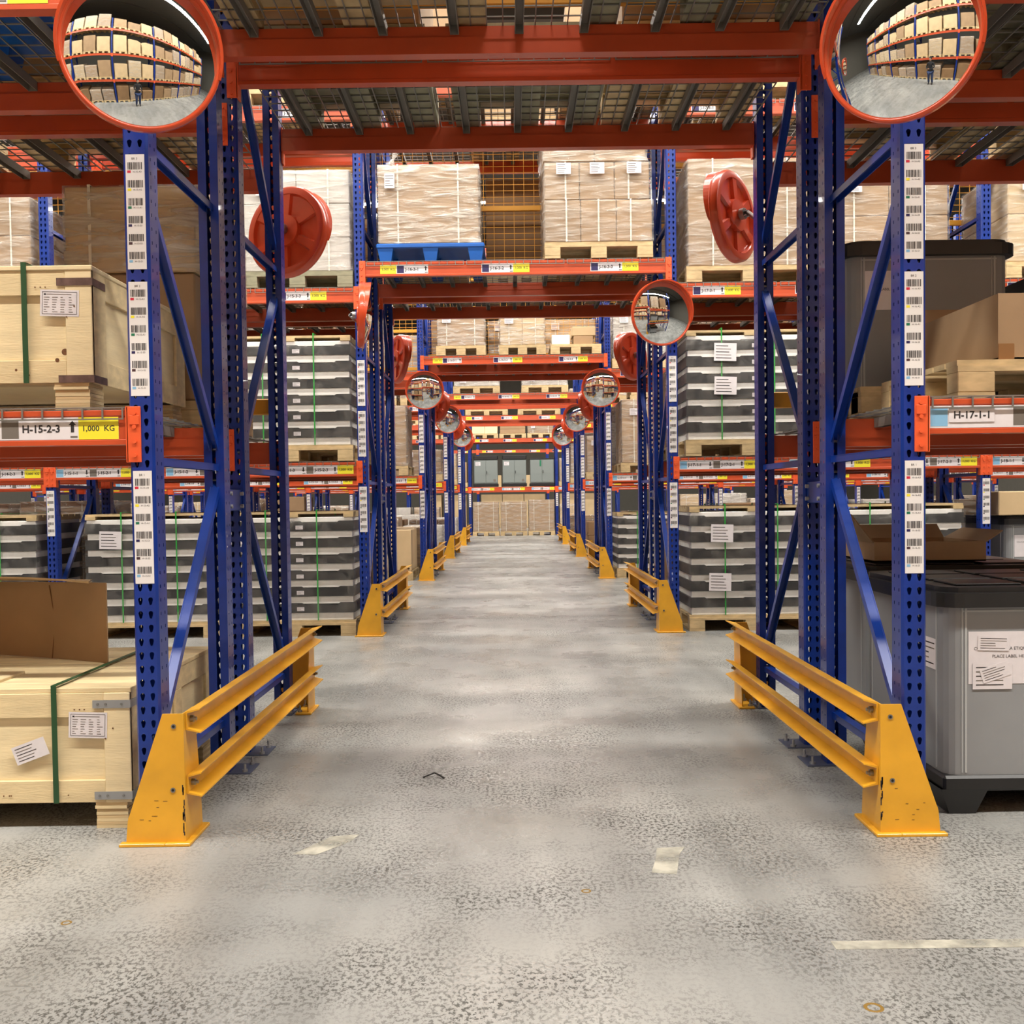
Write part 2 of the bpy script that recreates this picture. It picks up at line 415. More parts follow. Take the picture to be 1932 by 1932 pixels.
def plate_label(segs):
    """segs: list of (kind, width, extra) drawn left to right, x from 0; y = 0 is the front"""
    def f(m):
        x = 0; H = .08; y = 0
        tot = sum(s[1] for s in segs); m.box(0, tot, 0, .001, -H, 0, 'paper')
        def q(x0, x1, z0, z1, c, yy=-.0004): m.add([(x0, yy, z0), (x1, yy, z0), (x1, yy, z1), (x0, yy, z1)], [(0, 1, 2, 3)], c)
        for k, w, e in segs:
            if k == 'sq': q(x+.006, x+w-.002, -H+.006, -.006, e)
            if k == 'yel': q(x, x+w, -H, 0, 'lab_yellow')
            if k == 'txt' and e:
                ax = x+w-.022; s = 1 if e == 'up' else -1; zc = -.034
                pts = [(-.006, -.02), (.006, -.02), (.006, .006), (.014, .006), (0, .022), (-.014, .006), (-.006, .006)]
                m.add([(ax+px, -.0006, zc+s*pz) for px, pz in pts], [tuple(range(7))] if s > 0 else [tuple(range(6, -1, -1))], 'ink')
                q(x+w-.03, x+w-.004, -H+.006, -H+.013, 'lab_grey')
            x += w
    return f
def add_labels(beam, letter, bay, level, L=BL):
    """three positions of location labels on the beam face"""
    num = 16+bay
    for p in (1, 2, 3):
        if level == 1:
            segs = [('sq', .07, 'lab_sky'), ('txt', .23, 'down' if (letter, bay, p) != ('H', 1, 1) else None), ('sq', .07, 'lab_grey'), ('txt', .215, 'up'), ('yel', .145, None)]
            names = [(1, .07, f'{letter}-{num}-1-{p}'), (3, .37, f'{letter}-{num}-2-{p}')]; yx = .585
            w = .73; x0 = (-L/2+.006, -w/2, L/2-w-.035)[p-1]
        else:
            if level == 2 and bay == 0 and p == 1:
                segs = [('yel', .145, None), ('sq', .07, 'lab_navy'), ('txt', .215, 'up')]; names = [(2, .215, f'{letter}-{num}-3-{p}')]; yx = 0
            else:
                segs = [('sq', .07, 'lab_navy'), ('txt', .215, 'up'), ('yel', .145, None)]; names = [(1, .07, f'{letter}-{num}-3-{p}')]; yx = .285
            w = .43; x0 = (-L/2+.14, -w/2-.09, L/2-w-.25)[p-1]
        pl = obj('location_label', cached(('location_label', tuple(segs)), plate_label(segs)), beam, (x0, .0012, -.0245))
        if (letter, bay, p, level) == ('H', 1, 1, 1):
            obj('paper_patch', cached('paper_patch', lambda m: m.box(0, .165, -.003, -.0004, -.06, -.002, 'paper', .0005)), pl, (.072, 0, 0))
            text('H-17-1-1', .027, pl, (.088, -.0036, -.046), bold=.0008); names = names[1:]
        for _, tx, s in names: text(s, .0275, pl, (tx+.01, -.0008, -.053), bold=.001)
        text('1,000  KG', .021, pl, (yx+.012, -.0008, -.05), bold=.0004)
def make_beam(x, y, z, L, front, label, letter=None, bay=0, level=0, conn=True):
    o = obj('load_beam', cached(('load_beam', L), beam_fn(L)), None, (x, y, z), (0, 0, 0 if front else math.pi))
    tag(o, label, 'rack beam', 'orange load beams', 'thing')
    if conn:
        obj('beam_connector', cached('beam_connector', conn_fn), o, (L/2, 0, 0)); obj('beam_connector', cached('beam_connector_l', conn_fn_l), o, (-L/2, 0, 0))
    if letter: add_labels(o, letter, bay, level, L)
    return o
def deck_fn(m):
    w = .87; r = .0055
    n = 13
    for i in range(n):
        x = -w/2 + w*i/(n-1)
        m.box(x-r/2, x+r/2, -.004, 1.004, .002, .002+r, 'wire'); m.box(x-r/2, x+r/2, -.008, -.003, -.035, .007, 'wire'); m.box(x-r/2, x+r/2, 1.003, 1.008, -.035, .007, 'wire')
    for i in range(11):
        y = .02+i*.096; m.box(-w/2, w/2, y-r/2, y+r/2, .0075, .0075+r, 'wire')
    m.box(-w/2, w/2, -.0085, -.0035, -.035, -.03, 'wire')
def dbar_fn(m):
    m.box(-.02, .02, .02, .98, .0003, .0018, 'bar'); m.box(-.02, -.017, .06, .94, -.04, 0, 'bar'); m.box(.017, .02, .06, .94, -.04, 0, 'bar')
    m.box(-.02, .02, .055, .06, -.04, 0, 'bar'); m.box(-.02, .02, .94, .945, -.04, 0, 'bar')
def make_deck(x, y, z, label):
    o = tag(obj('wire_deck', cached('wire_deck', deck_fn), None, (x, y, z)), label, 'wire shelf', 'wire mesh decks on the rack shelves')
    for dx in (-.29, 0, .29): obj('support_bar', cached('support_bar', dbar_fn), o, (dx, 0, 0))
    return o
def smesh_fn(w, h):
    def f(m):
        r = .005
        for i in range(int(w/.1)+1): x = -w/2+i*.1; m.box(x-r/2, x+r/2, -r/2, r/2, 0, h, 'mesh_yellow')
        for i in range(int(h/.06)+1): z = i*.06; m.box(-w/2, w/2, r/2, r*1.5, z-r/2, z+r/2, 'mesh_yellow')
    return f
def rail_fn(w):
    def f(m): m.box(-w/2, w/2, -.02, .02, -.025, .025, 'mesh_yellow', .004)
    return f
def make_smesh(x, y, z, w, h, label):
    o = tag(obj('safety_mesh', cached(('safety_mesh', w, h), smesh_fn(w, h)), None, (x, y, z)), label, 'mesh panel', 'yellow mesh panels behind the upper shelves')
    for zz in (0, h*.5, h): obj('mesh_rail', cached(('mesh_rail', w), rail_fn(w)), o, (0, -.008, zz))
    return o

# ------------------------------------------------------------------ goods
def pallet_fn(w, d, mt):
    def f(m):
        h = .144; bw = .1
        for x in (-w/2, -bw*.7, w/2-bw*1.4):
            for y in (0, d/2-.05, d-.1): m.box(x, x+bw*1.4, y, y+.1, .022, .1, mt, .003)
            m.box(x, x+bw*1.4, 0, d, 0, .022, mt)
        for y in (0, d/2-.05, d-.1): m.box(-w/2, w/2, y, y+.1, .1, .122, mt)
        n = 7; g = d/n
        for i in range(n): m.box(-w/2, w/2, i*g+.008, i*g+g-.008, .122, h, mt)
    return f
def pallet(x, y, z, w, d, label, mt='pallet', h=None):
    o = tag(obj('pallet', cached(('pallet', w, d, mt), pallet_fn(w, d, mt)), None, (x, y, z)), label, 'pallet', 'pallets under the goods'); return o
def plastic_pallet_fn(w, d):
    def f(m):
        m.box(-w/2, w/2, 0, d, .11, .15, 'pallet_blue', .008)
        for x in (-w/2+.01, -.07, w/2-.15):
            for y in (.01, d/2-.07, d-.15):
                vs = [(x+.0, y, .11), (x+.14, y, .11), (x+.14, y+.14, .11), (x, y+.14, .11), (x+.02, y+.015, 0), (x+.12, y+.015, 0), (x+.12, y+.125, 0), (x+.02, y+.125, 0)]
                m.add(vs, [(0, 1, 5, 4), (1, 2, 6, 5), (2, 3, 7, 6), (3, 0, 4, 7), (4, 5, 6, 7)], 'pallet_blue')
    return f
def shell_fn(w, d, h, mt, seed, bulge=.012):
    def f(m):
        rnd = random.Random(seed); nx, nz = 8, 8
        ph = [rnd.uniform(0, 6) for _ in range(6)]
        def disp(a, b): return bulge*(math.sin(a*5+ph[0])*math.sin(b*4+ph[1]) + .6*math.sin(a*11+ph[2]+b*7))
        # ring of points around, nz rows
        ring = []
        for i in range(nx): ring.append((-w/2+w*i/nx, 0, 0, -1))
        for i in range(nx): ring.append((w/2, d*i/nx, 1, 0))
        for i in range(nx): ring.append((w/2-w*i/nx, d, 0, 1))
        for i in range(nx): ring.append((-w/2, d-d*i/nx, -1, 0))
        k = len(ring); vs = []
        for j in range(nz+1):
            z = h*j/nz
            for i, (x, y, ax, ay) in enumerate(ring):
                e = .008 + abs(disp(i*.4, j*.9)); vs.append((x+ax*e, y+ay*e, z))
        fs = [(j*k+i, j*k+(i+1) % k, (j+1)*k+(i+1) % k, (j+1)*k+i) for j in range(nz) for i in range(k)]
        t = len(vs); vs.append((0, d/2, h+.003))
        fs += [(nz*k+i, nz*k+(i+1) % k, t) for i in range(k)]
        m.add(vs, fs, mt, True)
    return f
def box_part(name, parent, x0, x1, y0, y1, z0, z1, m, bev=.006, label=None):
    w, d, h = round(x1-x0, 3), round(y1-y0, 3), round(z1-z0, 3)
    return obj(name, cached((name, w, d, h, m, bev), lambda q: q.box(-w/2, w/2, 0, d, 0, h, m, bev)), parent, ((x0+x1)/2, y0, z0), label=label)
def strap_fn(h, d, m, w=.014):
    def f(q):
        q.box(-w/2, w/2, -.012, -.009, 0, h+.01, m); q.box(-w/2, w/2, d+.009, d+.012, 0, h+.01, m); q.box(-w/2, w/2, -.012, d+.012, h+.01, h+.013, m)
    return f
def sticker_fn(w, h, lines=5, seed=1):
    def f(m):
        rnd = random.Random(seed); m.box(-w/2, w/2, 0, .001, -h/2, h/2, 'paper'); y = -.0005
        for i in range(lines):
            z = h/2-h*(i+1)/(lines+1); e = rnd.uniform(.45, .85)*w
            m.add([(-w*.42, y, z-h*.02), (-w*.42+e, y, z-h*.02), (-w*.42+e, y, z+h*.02), (-w*.42, y, z+h*.02)], [(0, 1, 2, 3)], 'lab_grey' if i % 2 else 'ink')
    return f
def sticker(parent, x, y, z, w, h, seed=1, rot=0, name='paper_label'):
    return obj(name, cached((name, w, h, seed), sticker_fn(w, h, 5, seed)), parent, (x, y, z), (0, rot, 0))
def carton_load(x, y, z, w, d, h, label, nx=2, nz=2, film='film', straps=2, cmat='card', stick=1, seed=1, cat='cartons', lab_spots=None):
    o = thing('wrapped_carton_stack' if film else 'carton_stack', label, cat, (x, y, z), (0, 0, 0), 'carton stacks on pallets')
    cw = w/nx; ch = h/nz; g = .004
    for j in range(nz):
        for i in range(nx):
            box_part('carton', o, -w/2+i*cw+g/2, -w/2+(i+1)*cw-g/2, 0, d, j*ch+.001, (j+1)*ch-.001, cmat, .008)
    if film:
        obj('stretch_film', cached(('stretch_film', w, d, h, film, seed % 3), shell_fn(w, d, h, film, seed % 3)), o)
    for k in range(straps):
        sx = -w*.3+k*w*.6/max(1, straps-1)
        obj('strap', cached(('strap', h, d), strap_fn(h-.009, d, 'strap_white')), o, (sx, 0, 0))
    for (lx, lz) in (lab_spots if lab_spots is not None else [(-w*.3, h*.8)][:stick]):
        sticker(o, lx, -.0335, lz, .13, .1, seed % 4+1)
    return o
def tray_fn(w, d):
    def f(m):
        h = .08; pts = [(-w/2, 0), (w/2, 0), (w/2, h+.012), (w/2-.13, h+.012), (w/2-.16, h-.008), (.1, h-.008), (.07, h+.01), (-.07, h+.01), (-.1, h-.008), (-w/2+.16, h-.008), (-w/2+.13, h+.012), (-w/2, h+.012)]
        m.prism(pts, 1, 0, d, 'tray')
    return f
def tray_stack(x, y, z, w, d, n, label, lid=True, seed=1, pitch=.148, papers=((-.25, .74),)):
    o = thing('tray_stack', label, 'tray stack', (x, y, z), group='strapped stacks of white boards and black trays')
    for k in range(n):
        box_part('white_board_pack', o, -w/2+.015, w/2-.015, .012, d-.012, k*pitch, k*pitch+pitch-.08, 'board_white', .003)
        t = obj('black_tray', cached(('black_tray', w, d), tray_fn(w, d)), o, (0, 0, k*pitch+pitch-.08))
        if seed % 2 or True: sticker(t, .06, -.002, .034, .065, .035, 2)
    H = n*pitch
    box_part('white_board_pack', o, -w/2+.01, w/2-.01, .01, d-.01, H, H+.045, 'board_white', .003)
    if lid:
        lo = obj('wooden_lid', cached(('wooden_lid', w, d), lambda m: [m.box(-w/2, w/2, i*d/7+.01, (i+1)*d/7-.01, .03, .05, 'pallet') for i in range(7)] + [m.box(-w/2+a, -w/2+a+.09, 0, d, 0, .03, 'pallet') for a in (0, w/2-.04, w-.09)]), o, (0, 0, H+.045))
    for sx in (-w*.22, w*.2): obj('strap', cached(('strap_green', H, d), strap_fn(H+.1, d, 'strap_green', .012)), o, (sx, 0, 0))
    obj('stretch_film', cached(('stretch_film', w, d, H, 'film_dark', seed % 3), shell_fn(w, d, H+.03, 'film_dark', seed % 3)), o)
    for px, pz in papers: sticker(o, px, -.034, pz, .2, .16, 3, .03)
    return o
def container(x, y, z, w, d, h, label, seed=0, papers=True, text_side=False, dark=False):
    o = thing('pallet_container', label, 'plastic container', (x, y, z), group='grey plastic pallet containers')
    def base(m):
        m.box(-w/2+.02, w/2-.02, .02, d-.02, .09, .15, 'plastic_black', .01)
        for bx in (-w/2+.02, -.08, w/2-.18):
            for by in (.02, d/2-.08, d-.18):
                vs = [(bx-.01, by, .1), (bx+.17, by, .1), (bx+.17, by+.16, .1), (bx-.01, by+.16, .1), (bx+.03, by+.02, 0), (bx+.13, by+.02, 0), (bx+.13, by+.14, 0), (bx+.03, by+.14, 0)]
                m.add(vs, [(0, 1, 5, 4), (1, 2, 6, 5), (2, 3, 7, 6), (3, 0, 4, 7), (4, 5, 6, 7)], 'plastic_black')
    obj('container_base', cached(('container_base', w, d), base), o)
    def rr(ww, dd, y0, r, n=4):
        pts = []
        for cx, cy, a in ((ww/2-r, y0+r, -90), (ww/2-r, y0+dd-r, 0), (-ww/2+r, y0+dd-r, 90), (-ww/2+r, y0+r, 180)):
            for i in range(n+1): t = R(a+90*i/n); pts.append((cx+r*math.cos(t), cy+r*math.sin(t)))
        return pts
    def sleeve(m):
        m.prism(rr(w-.07, d-.07, .035, .06), 2, .15, h-.07, 'box_grey')
        for sx in (-w/2+.11, w/2-.11): m.box(sx-.004, sx+.004, .032, .036, .16, h-.08, 'box_seam'); m.box(sx-.016, sx-.012, .033, .036, .16, h-.08, 'box_seam')
        for sy in (.12, d-.12): m.box(-w/2+.032, -w/2+.036, sy-.004, sy+.004, .16, h-.08, 'box_seam')
        m.box(-w/2+.1, w/2-.1, .033, .036, h-.095, h-.088, 'box_seam')
    obj('sleeve', cached(('sleeve', w, d, h), sleeve), o)
    def lid(m):
        m.prism(rr(w, d, 0, .09), 2, h-.075, h-.02, 'plastic_black'); m.prism(rr(w-.05, d-.05, .025, .09), 2, h-.02, h, 'plastic_black')
        for i in range(3):
            for j in range(3): m.box(-w/2+.1+i*(w-.2)/3, -w/2+.1+(i+.85)*(w-.2)/3, .1+j*(d-.2)/3, .1+(j+.85)*(d-.2)/3, h, h+.008, 'plastic_black', .003)
    obj('lid', cached(('lid', w, d, h), lid), o)
    def latch(m): m.box(-.03, .03, 0, .012, -.03, .03, 'black', .003)
    for zz in (h-.12, .3):
        obj('latch', cached('latch', latch), o, (-w/2+.024, d*.45, zz), (0, 0, R(-90)))
    if papers:
        p = obj('paper_label', cached(('a4', 0), lambda m: m.box(-.15, .15, 0, .001, -.1, .1, 'paper')), o, (-w/2+.27 if w > .7 else 0, .0335, h-.27))
        text('COLOCAR AQUI LA ETIQUETA', .012, p, (-.13, -.0008, .03)); text('PLACE LABEL HERE', .012, p, (-.06, -.0008, .0))
    return o
# crate ------------------------------------------------------------
def crate(x0, x1, y0, d, z0, h, label, strapx, labx, tape, planks, blockw, blockh):
    w = x1-x0; o = thing('plywood_crate', label, 'wooden crate', (x1, y0, z0), group='pale plywood export crates')
    def body(m): m.box(-w+.012, -.014, .014, d-.014, .012, h-.01, 'ply')
    obj('crate_panel', cached(('crate_panel', w, h), body), o)
    t = .09
    def fr(m):
        m.box(-w, -.1, 0, .014, h-.11, h-.018, 'wood', .002); m.box(-w, -.1, 0, .014, 0, .085, 'wood', .002)
    obj('frame_board', cached(('frame_board', w, h), fr), o)
    obj('corner_board', cached(('corner_board', w, h), lambda m: m.box(-.1, 0, -.002, .014, 0, h-.018, 'ply', .002)), o)
    def side(m):
        m.box(-.014, 0, .0, .13, 0, h-.018, 'wood', .002); m.box(-.014, 0, d-.12, d, 0, h-.018, 'wood', .002)
        m.box(-.014, 0, .13, d-.12, 0, .09, 'wood', .002); m.box(-.014, 0, .13, d-.12, h-.11, h-.018, 'wood', .002)
        m.box(-.012, .002, d*.48, d*.48+.08, .09, h-.11, 'wood', .002)
    obj('side_frame', cached(('side_frame', w, h, d), side), o)
    if planks:
        for k in range(9):
            rr = random.Random(k+31); ys = d*k/9
            def pl(m, k=k, rr=rr, ys=ys):
                cut = -w+rr.uniform(.15, .9)*w
                m.box(-w, cut, ys+.004, ys+d/9-.006, h-.018, h-.002, 'wood', .002); m.box(cut+.006, .003, ys+.004, ys+d/9-.004, h-.018, h+.001, 'wood', .002)
            obj('lid_plank', cached(('lid_plank', k, w), pl), o)
        obj('lid_patch', cached('lid_patch', lambda m: (m.box(-.75, -.56, .12, .35, 0, .012, 'wood', .002), m.box(-1.0, -.62, .0, .14, 0, .012, 'wood', .002))), o, (0, 0, h))
    else:
        obj('lid_board', cached(('lid_board', w, h), lambda m: m.box(-w-.004, .004, -.006, d, h-.018, h, 'ply', .003)), o)
    obj('strap', cached(('strap_crate', h, d), strap_fn(h, d, 'strap_dark', .02)), o, (strapx-x1, .004, 0), (0, 0, 0))
    p = obj('shipping_label', cached('shipping_label', ship_label), o, (labx-x1, -.003, h*.68), (0, R(2), 0))
    if tape == 'metal':
        for zz in (h-.075, .012):
            def br(m):
                m.box(-.14, .003, -.006, -.003, 0, .03, 'zinc'); m.box(0, .003, -.006, .1, 0, .03, 'zinc')
                for bx in (-.12, -.09, -.03): m.cyl((bx, -.006, .015), (bx, -.009, .015), .005, 'steel', 8)
            obj('corner_bracket', cached('corner_bracket', br), o, (0, 0, zz))
    else:
        for zz in (h-.075, 0):
            obj('corner_tape', cached('corner_tape', lambda m: (m.box(-.13, .003, -.005, -.003, 0, .028, 'tape_brown'), m.box(.002, .004, -.005, .12, 0, .028, 'tape_brown'))), o, (0, 0, zz))
        for kx, kz, kr in ((-.105, .115, .013), (-.135, .085, .008), (-.36, .035, .009), (-.29, .05, .005)):
            obj('knot', cached(('knot', kr), lambda m: m.lathe([(0, 0), (kr*.6, .0005), (kr, 0)], 'knot', 12)), o, (kx, -.0005, kz), (R(90), 0, 0))
    nl = []
    def nails(m):
        rn = random.Random(int(h*100))
        for k in range(16):
            nx = -rn.uniform(.02, min(w, 1.2)); nz = rn.choice((.03, .055, h-.05, h-.08)) if nx < -.1 else rn.uniform(.05, h-.05)
            m.cyl((nx, -.003, nz), (nx, -.0045, nz), .003, 'knot', 6)
    obj('nail', cached(('nail', w, h), nails), o)
    # plywood block feet
    for bx in (-blockw-.02, -w*.55, -w+.02):
        for by in (.0, d-.14):
            obj('block_foot', cached(('block_foot', blockw, blockh), block_fn(blockw, blockh)), o, (bx, by+.004, -blockh))
    obj('skid', cached(('skid', w, d), lambda m: [m.box(-w+.02, -.02, q, q+.09, -.001, .001, 'pallet') for q in (.02, d-.13)]), o)
    return o
def block_fn(w, h):
    def f(m):
        n = max(4, int(h/.0125)); rn = random.Random(5)
        for i in range(n):
            e = rn.uniform(-.0025, .0025); m.box(e, w+e, e, .13+e, i*h/n, (i+.93)*h/n, 'wood_end' if i % 2 else 'wood')
    return f
def ship_label(m):
    w, h = .145, .098; m.box(-w/2, w/2, 0, .001, -h/2, h/2, 'paper'); y = -.0005
    def q(x0, x1, z0, z1, c='ink'): m.add([(x0, y, z0), (x1, y, z0), (x1, y, z1), (x0, y, z1)], [(0, 1, 2, 3)], c)
    a, b = w/2-.008, h/2-.008
    for s in (-1, 1): q(-a, a, s*b-.0008, s*b+.0008); q(s*a-.0008, s*a+.0008, -b, b)
    rn = random.Random(2)
    q(-a+.006, -a+.014, b-.012, b-.006); q(-a+.016, a-.02, b-.01, b-.0075, 'lab_grey')
    for r in range(7):
        for c in range(4):
            x = -a+.006+c*.031; e = rn.uniform(.008, .022); z = b-.02-r*.009; q(x, x+e, z-.0012, z+.0012, 'lab_grey')

# ------------------------------------------------------------------ guards
def guard(y0, y1, side, label):
    """side -1 left, +1 right; end posts at the two ends, rails on the aisle side"""
    g = thing('guard_rail', label, 'guard rail', (0, 0, 0), group='yellow rack end guard rails')
    s = side; xi = 1.25
    def X(v): return s*v
    def endp(m, ya, dirn):
        # front plate trapezoid, extruded 6 mm; dirn +1: web runs to +y
        pts = [(X(xi), .012), (X(xi+.215), .012), (X(xi+.208), .09), (X(xi+.075), .475), (X(xi), .475)]
        m.prism(pts, 1, ya, ya+.006*dirn, 'yellow')
        yf = ya+.0061*dirn; wy = [(yf, .012), (ya+.2*dirn, .012), (ya+.185*dirn, .16), (ya+.13*dirn, .475), (yf, .475)]
        m.prism(wy, 0, X(xi), X(xi+.006), 'yellow')
        m.prism([(X(xi+.209), .012), (X(xi+.215), .012), (X(xi+.208), .1), (X(xi+.2), .1)], 1, ya+.0061*dirn, ya+.02*dirn, 'yellow')
        m.box(min(X(xi-.02), X(xi+.07)), max(X(xi-.02), X(xi+.07)), min(ya-.02*dirn, ya+.225*dirn), max(ya-.02*dirn, ya+.225*dirn), 0, .012, 'yellow', .002)
        m.box(min(X(xi+.0701), X(xi+.235)), max(X(xi+.0701), X(xi+.235)), min(ya-.02*dirn, ya+.012*dirn), max(ya-.02*dirn, ya+.012*dirn), 0, .012, 'yellow', .002)
    for ya, dn in ((y0, 1), (y1, -1)):
        m = MB(); endp(m, ya, dn); e = obj('end_post', m, g)
        m = MB()
        for bx, bz in ((xi+.035, .43), (xi+.042, .2)): m.cyl((X(bx), ya-.001*dn, bz), (X(bx), ya-.003*dn, bz), .009, 'steel', 12); m.cyl((X(bx), ya-.0031*dn, bz), (X(bx), ya-.0035*dn, bz), .005, 'black', 10)
        obj('bolt_hole', m, e)
        m = MB()
        for by in (.03, .19):
            m = MB(); m.cyl((X(xi+.05), ya+dn*by, .012), (X(xi+.05), ya+dn*by, .024), .014, 'zinc', 6); m.cyl((X(xi+.05), ya+dn*by, .024), (X(xi+.05), ya+dn*by, .05), .006, 'zinc', 8)
            obj('anchor_bolt', m, e)
        if y0 < 5 and dn > 0:
            m = MB(); rn = random.Random(3+s)
            for q in range(16):
                zz = rn.uniform(.03, .2); xx = X(xi+rn.uniform(.001, .008)); m.box(xx-.002, xx+.002, ya-.0007, ya-.0002, zz, zz+rn.uniform(.006, .03), 'ink')
            for q in range(7):
                zz = rn.uniform(.05, .17); xx = X(xi+rn.uniform(.03, .17)); m.box(xx-rn.uniform(.003, .012), xx+.004, ya-.0007, ya-.0002, zz, zz+.0022, 'rust')
            obj('paint_scratch', m, e)
    for zt in (.49, .258):
        m = MB(); xa, xb = xi-.012, xi-.055
        prof = [(xi-.001, zt-.012), (xi-.001, zt-.078), (xb, zt-.09), (xb+.001, zt-.085), (xi-.007, zt-.072), (xi-.007, zt-.018), (xb+.001, zt-.005), (xb, zt)]
        m.prism([(X(a), b) for a, b in prof], 1, y0+.02, y1-.02, 'yellow')
        rl = obj('rail', m, g)
        m = MB()
        for yb in (y0+.06, y1-.06): m.cyl((X(xi-.007), yb, zt-.045), (X(xi-.02), yb, zt-.045), .013, 'steel', 6); m.cyl((X(xi-.02), yb, zt-.045), (X(xi-.03), yb, zt-.045), .007, 'steel', 8)
        obj('rail_bolt', m, rl)
    return g

# ------------------------------------------------------------------ mirrors
def mirror(x, y, z, yaw, elev, post, label, sca=.97):
    a, e = R(yaw), R(elev); d = Vector((math.sin(a)*math.cos(e), -math.cos(a)*math.cos(e), math.sin(e)))
    zz = d; xx = Vector((0, 0, 1)).cross(zz).normalized(); yy = zz.cross(xx)
    M = Matrix((xx, yy, zz)).transposed().to_4x4() @ Matrix.Scale(sca, 4); M.translation = (x, y, z)
    o = tag(obj('convex_mirror', None), label, 'mirror', 'round orange-rimmed convex mirrors'); o.matrix_world = M
    Rr = .556
    def dome(m):
        prof = []
        for i in range(17):
            t = math.asin(.272/Rr)*(1-i/16); prof.append((Rr*math.sin(t), Rr*math.cos(t)-Rr*math.cos(math.asin(.272/Rr))+.004))
        m.lathe(prof, 'mirror', 72)
    obj('mirror_dome', cached('mirror_dome', dome), o)
    def rim(m):
        prof = [(.27+.013*(1+math.cos(t))*.75, .013*math.sin(t)) for t in [2*math.pi*i/10 for i in range(11)]]
        m.lathe(prof, 'mirror_orange', 72)
    obj('rim', cached('mirror_rim', rim), o)
    def hood(m):
        n = 40; vs = []
        for i in range(n+1):
            t = R(90-105+210*i/n); k = max(0, math.cos((t-R(90))*R(90)/R(105))); L = .012+.05*k**.8
            for r, zc in ((.287, 0), (.294, L), (.284, L), (.278, 0)): vs.append((r*math.cos(t), r*math.sin(t), zc))
        fs = [(i*4+a, (i+1)*4+a, (i+1)*4+(a+1) % 4, i*4+(a+1) % 4) for i in range(n) for a in range(4)]
        m.add(vs, fs, 'mirror_orange', False)
    obj('hood', cached('mirror_hood', hood), o)
    def back(m):
        for pr in ([(.288, 0), (.287, -.03), (.276, -.046)], [(.276, -.046), (.262, -.05), (.236, -.05)], [(.236, -.05), (.226, -.028)], [(.226, -.028), (.105, -.028)], [(.105, -.028), (.098, -.06)], [(.098, -.06), (.0, -.064)]): m.lathe(pr, 'mirror_orange', 60)
        for k in range(6):
            t = R(60*k+30); c, s_ = math.cos(t), math.sin(t)
            vs = []
            for r, zc in ((.1, -.03), (.232, -.03)):
                for sd, hh in ((-1, 0), (-.7, -.02), (.7, -.02), (1, 0)):
                    wd = .028*sd*(1 if r < .2 else 1.4); vs.append((r*c-wd*s_, r*s_+wd*c, zc+hh+.004))
            m.add(vs, [(0, 1, 5, 4), (1, 2, 6, 5), (2, 3, 7, 6)], 'mirror_orange')
    obj('back_shell', cached('mirror_back', back), o)
    def hub(m):
        m.cyl((0, 0, -.07), (0, 0, -.1), .035, 'steel', 16)
        for k in range(4): t = R(90*k+45); m.cyl((.024*math.cos(t), .024*math.sin(t), -.1), (.024*math.cos(t), .024*math.sin(t), -.115), .006, 'zinc', 6)
        m.cyl((0, 0, -.1), (0, 0, -.125), .016, 'black', 12)
    obj('hub', cached('mirror_hub', hub), o)
    m = MB(); Mi = M.inverted(); p0 = Vector((0, 0, -.12)); p1 = Mi @ Vector(post)
    m.cyl(p0, p1, .014, 'steel', 10); m.cyl(p1-Vector((.0, .05, 0)), p1+Vector((0, .05, 0)), .03, 'steel', 8)
    obj('bracket_arm', m, o)
    return o

# ================================================================== build the racks
BW = 2.82
def postx(i): return (1.4 + (abs(i)-1)*BW) * (1 if i > 0 else -1)      # i = +-1, +-2 ...
SHELF = {1: 'lowest shelf', 2: 'second shelf', 3: 'third shelf'}
def bayname(b):
    if b == 0: return 'over the aisle'
    return ('bay', 'second bay', 'third bay')[abs(b)-1] + (' left' if b < 0 else ' right') + ' of aisle'
def sidename(i):
    s = 'left' if i < 0 else 'right'
    return f'at the {s} edge of the aisle' if abs(i) == 1 else f'{("", "one bay", "two bays", "three bays")[abs(i)-1]} {s} of the aisle'
RACKS = []     # (index, letter, y0, is_back, nside)
for ri, (lt, y) in enumerate(ROWS):
    RACKS.append((len(RACKS), lt, y, False, (1, 2, 3, 3, 3, 2)[ri]))
    if ri < 5: RACKS.append((len(RACKS), lt, y+1.25, True, (1, 2, 3, 2, 2)[ri]))
def rackname(k): return f'{FIR[k]} rack'
LV = {1: 1.57, 2: 3.13, 3: 4.75}; LA = {2: 3.355, 3: 4.95}
def zlev(bay, lv, row): return (LA if bay == 0 and row != 'R' else LV)[lv]
